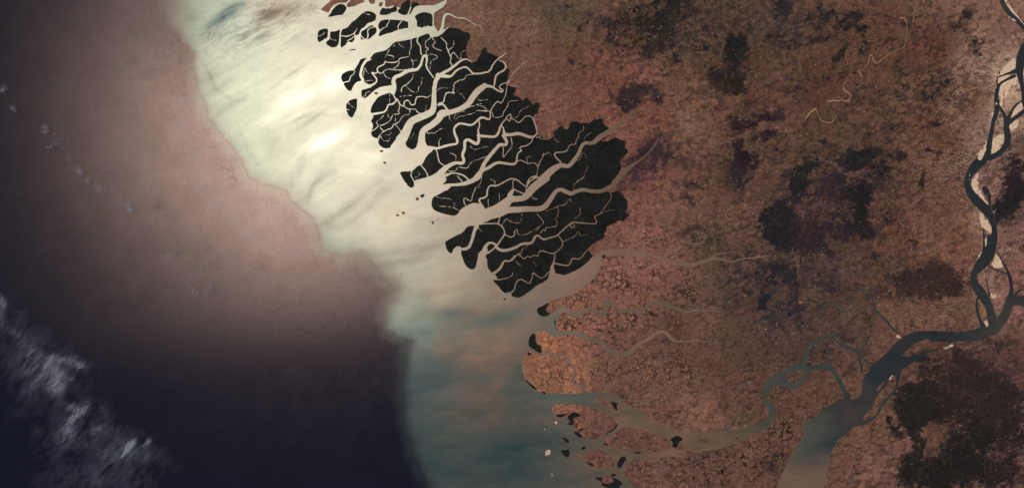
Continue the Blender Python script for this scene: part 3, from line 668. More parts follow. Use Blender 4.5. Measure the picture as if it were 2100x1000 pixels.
def drainage(stp=2, x_from=900):
    c0 = (x_from - GX0) // stp
    X, Y = XX[::stp, ::stp][:, c0:], YY[::stp, ::stp][:, c0:]
    h = .010 * X - .004 * Y + 2.2 * fbm(X, Y, 150., 3, 700, .5) + .55 * fbm(X, Y, 26., 3, 710, .6) + .10 * np.random.RandomState(3).rand(*X.shape)
    H, W = h.shape
    P = np.pad(h, 1, constant_values=1e9)
    best = np.full(h.shape, 0., f32); to = np.arange(H * W).reshape(H, W).copy()
    for dy in (-1, 0, 1):
        for dx in (-1, 0, 1):
            if dx == 0 and dy == 0: continue
            nb = P[1 + dy:1 + dy + H, 1 + dx:1 + dx + W]; s = (h - nb) / math.hypot(dx, dy)
            idn = np.arange(H * W).reshape(H, W) + dy * W + dx
            to = np.where(s > best, idn, to); best = np.maximum(best, s)
    order = np.argsort(-h, axis=None).tolist(); t = to.ravel().tolist(); acc = [1.0] * (H * W)
    for k in order:
        j = t[k]
        if j != k: acc[j] += acc[k]
    a = np.log(np.array(acc, f32)).reshape(H, W)
    full = np.zeros(((GH + stp - 1) // stp, (GW + stp - 1) // stp), f32); full[:, c0:] = a
    a = upsample(full, stp)
    # bend the lines a little
    ii = np.clip((YY - GY0 + 2.2 * fbm(XX, YY, 9., 2, 720)).astype(int), 0, GH - 1); jj = np.clip((XX - GX0 + 2.2 * fbm(XX, YY, 9., 2, 724)).astype(int), 0, GW - 1)
    return a[ii, jj]

def blur(a, r):
    for ax in (0, 1):
        n = a.shape[ax]
        pad = [(0, 0)] * a.ndim; pad[ax] = (r + 1, r)
        c = np.cumsum(np.pad(a.astype(np.float64), pad, mode='edge'), axis=ax)
        sl = [slice(None)] * a.ndim; s2 = list(sl); sl[ax] = slice(2 * r + 1, 2 * r + 1 + n); s2[ax] = slice(0, n)
        a = (c[tuple(sl)] - c[tuple(s2)]) / (2 * r + 1)
    return a.astype(f32)

def build_land():
    base = shepard(LANDC)
    X, Y = XX, YY
    n1 = fbm(X, Y, 42., 4, 100); n2 = fbm(X, Y, 9., 4, 110, .7); n3 = fbm(X, Y, 2.6, 2, 120, .8)
    ridge = 1 - np.abs(fbm(X + 6 * n2, Y + 6 * n1, 16., 3, 130)) * 3.2
    ridge = np.clip(ridge, 0, 1) ** 3
    ur, vr = X * .93 - Y * .37, X * .37 + Y * .93
    rv1 = np.abs(fbm(ur / 1.4, vr, 17., 3, 132, .5)); rv2 = np.abs(fbm(X + 3 * n1, Y, 9., 2, 136, .45)); rv3 = np.abs(fbm(ur / 1.3, vr, 34., 4, 138, .5))
    crinkle = .50 * sstep(.085, .01, rv1) + .40 * sstep(.13, .02, rv2)
    cs = 1.5 * sstep(-.15, .15, fbm(X, Y, 38., 3, 139)) - .55
    n0 = fbm(X + 12 * n1, Y, 75., 4, 141, .6)
    mul = 1.15 + .20 * n0 * sstep(1080, 1250, X) + .30 * n1 + .22 * n2 + .24 * n3 - crinkle * (.55 + .35 * n1) + .34 * sstep(.035, .0, rv3) * cs
    flat = np.clip(splat(FLATS), 0, 1.2)
    mul = mul + (1.12 - mul) * .55 * np.clip(flat, 0, 1)
    col = base * np.clip(mul, .35, 2.)[..., None]
    # greener and redder country in patches
    g = fbm(X, Y, 34., 3, 140) + .5 * n2
    col *= np.array((1.03, .99, .93)); col[..., 0] *= 1 - .03 * g; col[..., 1] *= 1 + .05 * g; col[..., 2] *= 1 + .03 * fbm(X, Y, 60., 2, 145) - .04 * g
    # pale dry stream beds
    col *= (1 + .32 * ridge * sstep(-.2, .6, fbm(X, Y, 90., 2, 150)))[..., None]
    # salt flats: a mesh of dark creeks between pale pans
    flat = np.clip(splat(FLATS), 0, 1.2)
    wx = X + 5.2 * fbm(X, Y, 11., 3, 160, .5); wy = Y + 5.2 * fbm(X, Y, 11., 3, 165, .5)
    f1, f2 = worley(wx, wy, 12.5, 170); f1s, f2s = worley(wx * 1.02 + 31, wy * .98, 7.0, 176)
    pick = sstep(-.1, .15, fbm(X, Y, 32., 3, 178)); net = sstep(.20, .07, f2 - f1) * pick + .62 * sstep(.24, .08, f2s - f1s) * (1 - pick)
    trunk = np.abs(fbm(X + 4 * fbm(X, Y, 12., 2, 179), Y, 30., 4, 177, .5)); net = np.maximum(net * .85, sstep(.035, .008, trunk))
    cu = np.abs(fbm(X, Y, 10.0, 2, 172, .35)); net = np.maximum(net, .8 * sstep(.13, .05, cu))
    cu2 = np.abs(fbm(X, Y, 3.4, 2, 182, .6)); net2 = sstep(.20, .04, cu2); f1b = f1
    brk = sstep(-.25, .2, fbm(X, Y, 14., 3, 185)); brk2 = sstep(-.3, .2, fbm(X, Y, 8., 2, 187))
    dark = np.clip(.80 * net * (.35 + .65 * brk) + .10 * net2 * brk2, 0, .80) * np.clip(flat * 1.15, 0, 1)
    col *= (1 - dark)[..., None]
    col *= (1 + np.clip(flat, 0, 1) * (.12 + .22 * (1 - net) * np.clip(n3 + .2, 0, 1)))[..., None]
    fl = np.clip(flat, 0, 1)[..., None] * .5
    col = col * (1 - fl * np.array((.07, .0, -.04)))
    # small scrub everywhere
    dens = splat(WOODS, 2, 30.)
    scrub = sstep(.05, .50, fbm(X * .93 - Y * .37, (X * .37 + Y * .93) * 1.5, 13., 5, 190, .66) + .3 * n1 - .30 * flat + .02 + .55 * dens)
    east = sstep(1120, 1300, X)
    shr = shepard(WOODC, 8) * 1.15
    fine = sstep(-.3, .3, fbm(X, Y, 8., 4, 191, .7))
    dd = np.clip(dens, 0, 1.3)
    a = np.clip(scrub * .50 * (.25 + .75 * east) + sstep(.25, 1.0, dd + .45 * fbm(X, Y, 26., 4, 192, .7)) * (.35 + .55 * fine), 0, .92)[..., None]
    col = col * (1 - a) + shr * a
    # drainage: water run down a synthetic slope, gathered into branching lines of riverside scrub and pale sand
    acc = drainage()
    tr = sstep(2.3, 4.2, acc)
    dk = tr * sstep(-.5, .3, fbm(X, Y, 70., 2, 194)); pl = tr * sstep(.1, .5, fbm(X, Y, 55., 2, 196))
    col *= (1 - .42 * dk * (1 - pl) * (1 - .6 * np.clip(flat, 0, 1)))[..., None]
    col = col * (1 - .30 * pl[..., None]) + lin((158, 122, 98)) * .30 * pl[..., None]
    # hamlets and bare clearings, a few bright specks
    sp = np.random.RandomState(9).rand(GH // 2 + 1, GW // 2 + 1).astype(f32); sp = np.repeat(np.repeat(sp, 2, 0), 2, 1)[:GH, :GW]
    spk = (sp > .9955) * sstep(1150, 1300, X) * vnoise(X / 60, Y / 60, 198)
    col = col + (spk * .16)[..., None] * np.array((1., .72, .50))
    # thin creeks (dark vein lines) across the whole country
    v = np.abs(fbm(X + 3 * n3, Y, 22., 4, 200)); vein = sstep(.035, .006, v) * sstep(-.3, .2, fbm(X, Y, 50., 2, 206))
    col *= (1 - .42 * vein)[..., None]
    # scroll bars of the old river bends
    for cx, cy, r0, r1 in ((1965, 285, 12, 66), (2010, 270, 60, 110), (1930, 490, 60, 150)):
        d = np.hypot(X - cx, (Y - cy) * .8) + 3 * n2
        w = sstep(r0 - 8, r0 + 6, d) * sstep(r1 + 12, r1 - 8, d)
        col *= (1 + .13 * w * np.sin(d * 1.15))[..., None]
    # crisper local contrast
    bl = blur(col, 9)
    col = bl * np.clip(col / np.maximum(bl, 1e-4), .15, 4) ** 1.36
    # traced lines
    cols = {'cream': lin((196, 160, 126)), 'dark': lin((44, 38, 36)), 'pale': lin((140, 108, 90)), 'grey': lin((94, 76, 69)), 'orange': lin((168, 104, 58))}
    for ln in LINES.strip().splitlines():
        c, tile, w, *tk = ln.split()
        p = pts(tile, tk, 2)
        p = chaikin(p, False, 3)
        p = np.hstack([p, np.full((len(p), 1), float(w) / 2 / TILES[tile][2])])
        p[:, 2] = np.maximum(p[:, 2], .5)
        jt = 1.1 if c != 'pale' else 2.4
        p[1:-1, 0] += jt * fbm(p[:, 0], p[:, 1], 6., 2, 210)[1:-1]; p[1:-1, 1] += jt * fbm(p[:, 0], p[:, 1], 6., 2, 214)[1:-1]
        r = line_field(p, 2.)
        if r is None: continue
        s, f = r
        k = {'cream': .78, 'dark': .85, 'pale': .42, 'grey': .7, 'orange': .8}[c]
        a = (np.clip(f + .5, 0, 1) * k * (.7 + .5 * vnoise(XX[s] / 4, YY[s] / 4, 220)))[..., None]
        a = np.clip(a, 0, 1)
        col[s] = col[s] * (1 - a) + cols[c] * a
    # sand banks of the great river
    nb = fbm(X, Y, 5., 3, 230)
    for ln in SAND.strip().splitlines():
        tile, *tk = ln.split()
        r = poly_field(chaikin(pts(tile, tk, 2), True, 1), 5.)
        if r is None: continue
        s, f = r
        a = (np.clip((f + 4.2 * nb[s]) * .6 + .5, 0, 1) * (.97 - .45 * sstep(.05, .0, np.abs(fbm(XX[s], YY[s] * .6, 9., 3, 234)))))[..., None]
        sand = lin((204, 178, 150)) * (1 + .25 * n3[s])[..., None]
        col[s] = col[s] * (1 - a) + sand * a
    # mud rim along every water edge
    rim = sstep(1.6, .2, S) * sstep(-1.5, .5, MG)
    col = col * (1 - .6 * rim[..., None]) + lin((104, 76, 60)) * (.6 * rim)[..., None]
    return np.clip(col, 0.002, 1).astype(f32)

def build_woods():
    d = splat(WOODS, 2, 30.)
    X, Y = XX, YY
    ur, vr = X * .90 - Y * .43, X * .43 + Y * .90
    n = .62 * fbm(ur / 1.7, vr, 17., 5, 300, .75) + .50 * fbm(X, Y, 4.2, 3, 310, .8)
    n = n - .9 * sstep(.05, .0, np.abs(fbm(ur / 1.4, vr, 30., 4, 320)))       # open stream valleys through the woods
    f = (d * .98 + n * 1.55 - .80)
    f = np.minimum(f * 4.0, CL)                        # field in about px
    near = np.minimum(S - 1.2, -(MG) - .5)
    return np.minimum(f, near).astype(f32)

FRONT = table('''340,-400 352,-90 358,0 366,50 385,85 403,112 404,150 410,185 428,212 431,240 452,265 476,295 500,330 512,358 535,372 570,380 592,388 600,410 625,430 645,445 655,470 660,495 668,508 690,516 705,520 728,517 745,520
762,535 780,558 796,574 812,590 806,606 796,625 792,650 800,672 815,684 836,690 849,697 846,712 838,730 836,760 833,800 833,850 842,890 856,930 868,965 884,1000 890,1100 880,1600 4000,1600 4000,-400''')
TEAL = table('470,25,40,8,.9,-35 445,45,30,6,.8,-30 430,60,28,3,.8,-22 480,12,30,10,.7,-40 540,5,20,8,.4,-40 870,682,20,9,.7,20 925,640,26,12,.55 1010,655,60,10,.5,-12 860,655,40,14,.3 1050,595,50,7,.45,-20 990,775,50,8,.3 885,750,30,14,.3 1130,815,60,5,.4')
FILAMENTS = '''
3 -.14 601,194 630,176 664,153
2.5 -.10 606,198 640,180 672,152
6 -.10 520,182 560,152 604,126
4 -.16 584,89 606,78 628,64
4 -.12 598,384 595,358 616,325 640,298 672,279
5 -.16 631,418 634,391 652,373 686,351
9 -.15 670,462 692,466 727,448 760,415 792,393
7 .14 697,349 754,352 802,367
6 .12 560,262 600,240 650,222 700,226
5 .12 600,330 620,300 650,275
8 .12 540,200 580,170 630,150
3 -.22 739,511 763,535 793,577 812,592
4 .15 800,560 850,548 900,530
3 -.10 480,240 500,290 530,340
4 .10 700,300 740,310 790,330
6 -.12 820,440 870,450 930,452
5 -.10 840,520 900,500 960,470
4 -.16 405,120 430,150 440,180 475,205
5 .10 430,210 470,190 540,150
7 -.12 850,610 920,600 990,580 1080,570
8 -.14 1120,590 1180,572 1210,560
8 -.12 900,650 980,640 1060,625
6 .10 880,690 960,680 1060,680
'''
def build_water():
    st = 2
    X, Y = subgrid(st)
    fr = poly_field(np.array(FRONT), 40.)
    F = np.full((GH, GW), -40., f32); F[fr[0]] = fr[1]
    F = F[::st, ::st]
    n = fbm(X, Y, 30., 4, 400); nf = fbm(X, Y, 8., 3, 410)
    soft = 20 + 10 * sstep(630, 660, Y) * sstep(730, 700, Y) + 70 * sstep(110, 0, Y) + 26 * sstep(450, 540, Y) * sstep(690, 620, Y) + 14 * sstep(700, 820, Y)
    sh = sstep(-.6, .6, (F + 1.6 * nf + 6.0 * n - 10 * sstep(110, 0, Y)) / soft)
    sh = np.maximum(sh, .30 * sstep(-34, -2, F + 9 * n + 5 * nf) * sstep(80, 200, Y) * (F > -39))
    sh = np.maximum(sh, sstep(660, 720, X) * sstep(440, 360, Y))
    shc = shepard(SHELFC)[::st, ::st]
    # drawn-out plumes: flow runs from the river mouths to the south-west
    ang = np.radians(152 - 25 * sstep(500, 800, Y))
    ca, sa = math.cos(math.radians(28)), math.sin(math.radians(28))
    wx = X + 26 * fbm(X, Y, 80., 3, 420); wy = Y + 20 * fbm(X, Y, 70., 3, 425)
    u = wx * ca - wy * sa; v = wx * sa + wy * ca
    str1 = fbm(u / 5., v, 12., 4, 430, .6); str2 = fbm(u / 7., v, 4.5, 3, 440, .6); big = fbm(u / 2.2, v, 46., 3, 450)
    u2 = wx * .995 - wy * .1; v2 = wx * .1 + wy * .995
    st3 = fbm(u2 / 4., v2, 16., 4, 460, .6)
    so = sstep(520, 640, Y)
    streak = str1 * (1 - so) + st3 * so
    shc = shc * (1 + (.06 + .10 * so) * streak + .05 * str2 + .16 * big)[..., None]
    tb = (streak + .7 * big)                                                     # silt against clear water
    shc = shc * (1 + (so * np.clip(tb, -1, 1) * .30)[..., None] * np.array((1., .18, -.12)))
    eb = (sstep(925, 995, Y + .25 * (X - 1650)) * sstep(1540, 1580, X))[..., None]
    shc = shc * (1 - .85 * eb) + lin((103, 83, 71)) * .85 * eb * (1 + .12 * streak[..., None])
    teal = (splat(TEAL)[::st, ::st] * np.clip(1 + .9 * str1 + .5 * str2, 0, 2))[..., None]
    teal = np.clip(teal, 0, .9)
    shc = shc * (1 - teal) + lin((52, 82, 84)) * teal
    oc = np.stack([np.full(X.shape, c, f32) for c in (.0080, .0082, .0158)], -1) * (1 + .10 * n + .05 * nf)[..., None]
    left = sstep(140, 20, X)[..., None]
    oc = oc * (1 - .12 * left) + left * np.array((.0, .0008, .0012))
    gr = np.random.RandomState(5).rand(*X.shape).astype(f32) - .5
    col = oc * (1 - sh[..., None]) + shc * sh[..., None]
    # smoothness: wind-ruffled ocean, slicks on the shelf
    a_sh = .051 - .006 * so; a_oc = .0410
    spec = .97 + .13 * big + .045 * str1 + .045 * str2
    spots = splat(table('600,205,46,20,.55,-25 668,288,40,12,.95,-28 690,165,34,22,.5 560,240,30,10,.3,-25 770,320,40,14,.22,-25 640,330,30,40,.1 540,170,50,26,.12,-30'))[::st, ::st]
    dull = splat(table('''555,30,42,20,.62,-25 600,22,44,14,.5,-12 540,75,26,8,.45,-35 500,75,20,6,.3,-30 592,45,30,6,.35,-12 430,160,26,18,.25,-35 450,180,40,9,.25,-30 480,215,46,8,.22,-32 640,245,40,5,.3,-35 620,240,30,3,.35,-25
        600,150,50,4,.22,-35 560,180,60,4,.2,-38 615,350,22,8,.2,-60 640,385,9,60,.26,35 690,440,50,8,.3,-30 720,420,60,10,.25,-40 780,380,30,60,.10 560,300,20,30,.14 720,240,20,8,.2 700,100,60,20,.12 800,90,80,16,.10
        850,510,90,10,.30,-8 800,540,60,8,.35,-12 880,460,50,20,.12 930,640,70,14,.35 1010,655,70,16,.4,-12 870,600,30,10,.2 400,40,30,30,.42 430,75,36,14,.3,-20 470,25,46,16,.6,-35 440,45,40,9,.5,-30 850,350,30,30,.0'''))[::st, ::st]
    for ln in FILAMENTS.strip().splitlines():
        w, k, *tk = ln.split()
        w = float(w); k = float(k)
        q = chaikin([[float(v) for v in t.split(',')] for t in tk], False, 3)
        q = np.hstack([q, np.zeros((len(q), 1))])
        q[:, 0] += 3 * fbm(q[:, 0], q[:, 1], 22., 2, 490); q[:, 1] += 3 * fbm(q[:, 0], q[:, 1], 22., 2, 494)
        box, lf = line_field(q, 2.2 * w)
        G = np.zeros((GH, GW), f32); G[box] = np.exp(-(np.minimum(-lf, 2.2 * w) / w) ** 2) * sstep(0, .6 * w, 2.2 * w + lf)
        spec = spec + .72 * k * (G * (1 + .5 * vnoise(XX / 9, YY / 9, 496)))[::st, ::st]
    ca2, sa2 = math.cos(math.radians(-32)), math.sin(math.radians(-32))
    uu = wx * ca2 + wy * sa2; vv = -wx * sa2 + wy * ca2
    wsp = np.clip(1 - np.abs(fbm(uu / 5., vv, 8., 4, 497, .62)) * 5, 0, 1)
    topm = splat(table('540,40,110,50,1,-25 640,20,60,20,.6 470,60,90,40,.8,-30'))[::st, ::st]
    spec = spec - .34 * wsp * topm - .08 * wsp * sstep(300, 500, X)
    sub = (wsp * topm * .55 * sstep(560, 500, X - .3 * Y))[..., None]
    shc = shc * (1 - sub) + lin((70, 88, 84)) * sub
    sub = (wsp * topm * .75 * sstep(500, 560, X - .3 * Y))[..., None]
    shc = shc * (1 - sub) + lin((110, 78, 62)) * sub
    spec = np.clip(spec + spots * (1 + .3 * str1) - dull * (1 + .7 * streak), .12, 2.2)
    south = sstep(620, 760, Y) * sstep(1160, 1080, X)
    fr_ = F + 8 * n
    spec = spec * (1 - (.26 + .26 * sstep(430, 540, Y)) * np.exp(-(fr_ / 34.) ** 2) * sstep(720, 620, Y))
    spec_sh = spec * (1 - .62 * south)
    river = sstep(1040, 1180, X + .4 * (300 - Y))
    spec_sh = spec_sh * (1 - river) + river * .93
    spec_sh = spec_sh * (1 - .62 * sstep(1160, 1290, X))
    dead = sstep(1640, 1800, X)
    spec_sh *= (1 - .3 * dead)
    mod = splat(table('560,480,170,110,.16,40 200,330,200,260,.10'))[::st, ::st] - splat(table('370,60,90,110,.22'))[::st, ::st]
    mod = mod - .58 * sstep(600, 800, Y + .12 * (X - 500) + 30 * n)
    spec_oc = 1 + mod + .13 * n + .05 * nf + .18 * gr + .04 * str1
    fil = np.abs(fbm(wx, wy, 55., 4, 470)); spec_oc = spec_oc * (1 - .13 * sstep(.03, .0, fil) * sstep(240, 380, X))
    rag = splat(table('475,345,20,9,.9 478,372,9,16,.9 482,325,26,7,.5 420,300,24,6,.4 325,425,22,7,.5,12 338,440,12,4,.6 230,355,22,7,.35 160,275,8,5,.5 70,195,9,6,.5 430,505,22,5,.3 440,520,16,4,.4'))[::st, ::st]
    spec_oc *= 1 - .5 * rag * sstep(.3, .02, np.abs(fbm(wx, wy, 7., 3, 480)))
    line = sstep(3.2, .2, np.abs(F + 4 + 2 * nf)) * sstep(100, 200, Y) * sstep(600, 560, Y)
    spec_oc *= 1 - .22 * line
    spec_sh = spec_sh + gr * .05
    tint_oc = np.array((1., .68, .57)); west = sstep(640, 480, X)[..., None]; tint_sh = np.array((1., .965, .78)) - west * np.array((.07, .0, .03))
    # north-east the light on the narrow rivers is browner from their silt
    brown = sstep(820, 1150, X)[..., None]
    tint_sh = tint_sh * (1 - brown) + np.array((1., .80, .62)) * brown
    cool = (sstep(80, -10, Y) * sstep(640, 500, X))[..., None]
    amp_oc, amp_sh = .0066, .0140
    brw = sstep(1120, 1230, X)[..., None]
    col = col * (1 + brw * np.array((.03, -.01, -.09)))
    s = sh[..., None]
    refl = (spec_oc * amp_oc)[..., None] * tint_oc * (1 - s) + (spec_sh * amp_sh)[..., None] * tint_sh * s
    rough = np.sqrt(a_oc * (1 - sh) + a_sh * sh)
    return col.astype(f32), refl.astype(f32), rough.astype(f32), sh

def build_cloud():
    X, Y = XX, YY
    m = splat(table('''95,755,50,22,.8,20 125,738,40,9,.9,8 158,745,20,12,1.0,35 115,790,18,18,1.0,-50 66,790,22,12,.5,-50 38,690,10,22,.5,-50 80,725,40,10,.5,30
        160,850,30,12,1.0,-45 150,835,22,10,.8,20 148,880,30,16,.7,-50 200,880,18,7,.8,-40 270,910,9,4.5,7,-52 264,919,9,4,4,-55 256,930,9,3,1.6,-55 304,904,8,3.5,1.3,-60 296,912,10,2.5,.7,-25 285,930,34,16,.45 232,925,40,16,.45,-50
        3,618,7,14,1.1,-20 0,650,8,22,.5'''))
    veil = splat(table('''100,770,90,60,.8 60,720,60,60,.6 170,870,90,55,.75 250,940,100,55,.7 200,985,130,50,.7 20,660,40,60,.5 90,600,60,30,.22 40,850,50,60,.25 120,905,60,50,.5'''))
    wx = X + 9 * fbm(X, Y, 34., 3, 500); wy = Y + 9 * fbm(X, Y, 34., 3, 505)
    c, s_ = math.cos(math.radians(-52)), math.sin(math.radians(-52))
    u = wx * c + wy * s_; v = -wx * s_ + wy * c
    w1 = fbm(u / 4., v, 7., 4, 510, .62); w2 = fbm(u / 5., v, 2.6, 3, 520, .7); w3 = fbm(X, Y, 24., 3, 530)
    fib = np.clip(w1 + .10, 0, 1) ** 1.2 * 1.1 + 1.1 * np.clip(w2 * (.6 + w1), 0, 1)
    thr = np.clip(1 - np.abs(fbm(u / 7., v, 6., 3, 550, .6)) * 5, 0, 1) ** 2
    d = np.clip(m, 0, 3) ** 1.4 * (.14 + .14 * w3 + .95 * fib + .60 * thr) + veil ** 1.6 * np.clip(.10 + .14 * w3 + .13 * w1 + .16 * thr * (w3 + .3), 0, 1)
    wi = 1.0 * d
    p = splat(table('''6,183,7,7,.8 4,188,5,3,.6 26,222,6,4,.55,40 32,228,4,3,.4 92,263,6,7,.7 94,270,7,3,.6 110,276,4,3,.4 103,300,9,4,.5,-20 128,305,4,3,.2 165,353,9,5,.65,30 179,370,4,6,.5 205,385,10,6,.5 215,390,16,8,.3 250,413,8,6,.4,20 268,430,9,6,.8,20 260,422,16,10,.35
        118,290,20,10,.2 320,137,13,2.2,.30,-14 305,142,7,2,.25,-35 358,124,6,6,.30 362,122,4,9,.25 352,522,12,8,.45,-30 365,512,8,3,.4 400,598,11,7,.42,30 431,588,4,7,.55 425,600,8,9,.35 385,580,22,5,.2,40 310,75,8,3,.22 335,85,9,3,.22 155,345,14,8,.25 140,325,8,8,.2'''), 2)
    q = .7 * p * np.clip(.55 + 1.1 * fbm(X, Y, 5., 4, 540, .7), 0, 2)
    return np.clip(wi * .9, 0, 3), np.clip(q, 0, 3)
WOODC = table('''1330,35,40,38,34 1240,90,48,40,40 1505,110,36,36,34 1497,168,50,40,35 1530,250,50,36,38 1575,280,48,36,40 1650,190,58,42,44 1722,130,42,38,34 1515,320,46,34,38 1508,370,50,44,46
1300,200,54,42,42 1340,310,54,42,44 1300,360,62,46,50 1390,320,62,50,44 1650,345,38,38,36 1612,430,36,36,38 1600,480,36,36,38 1650,470,58,43,44 1690,520,50,40,42 1710,380,54,42,46 1765,412,34,33,34 1765,320,36,36,36 1845,325,44,38,36
1905,570,60,45,42 1955,582,58,42,40 2080,370,50,38,42 2080,400,38,36,38 1880,835,40,37,34 1930,830,46,37,35 1990,790,54,42,40 2040,830,50,40,39 2000,900,38,35,33 1930,975,38,35,33 2070,920,46,36,37 1560,618,40,40,46 1600,20,46,42,44 1960,55,46,38,36 1450,490,60,50,42''')
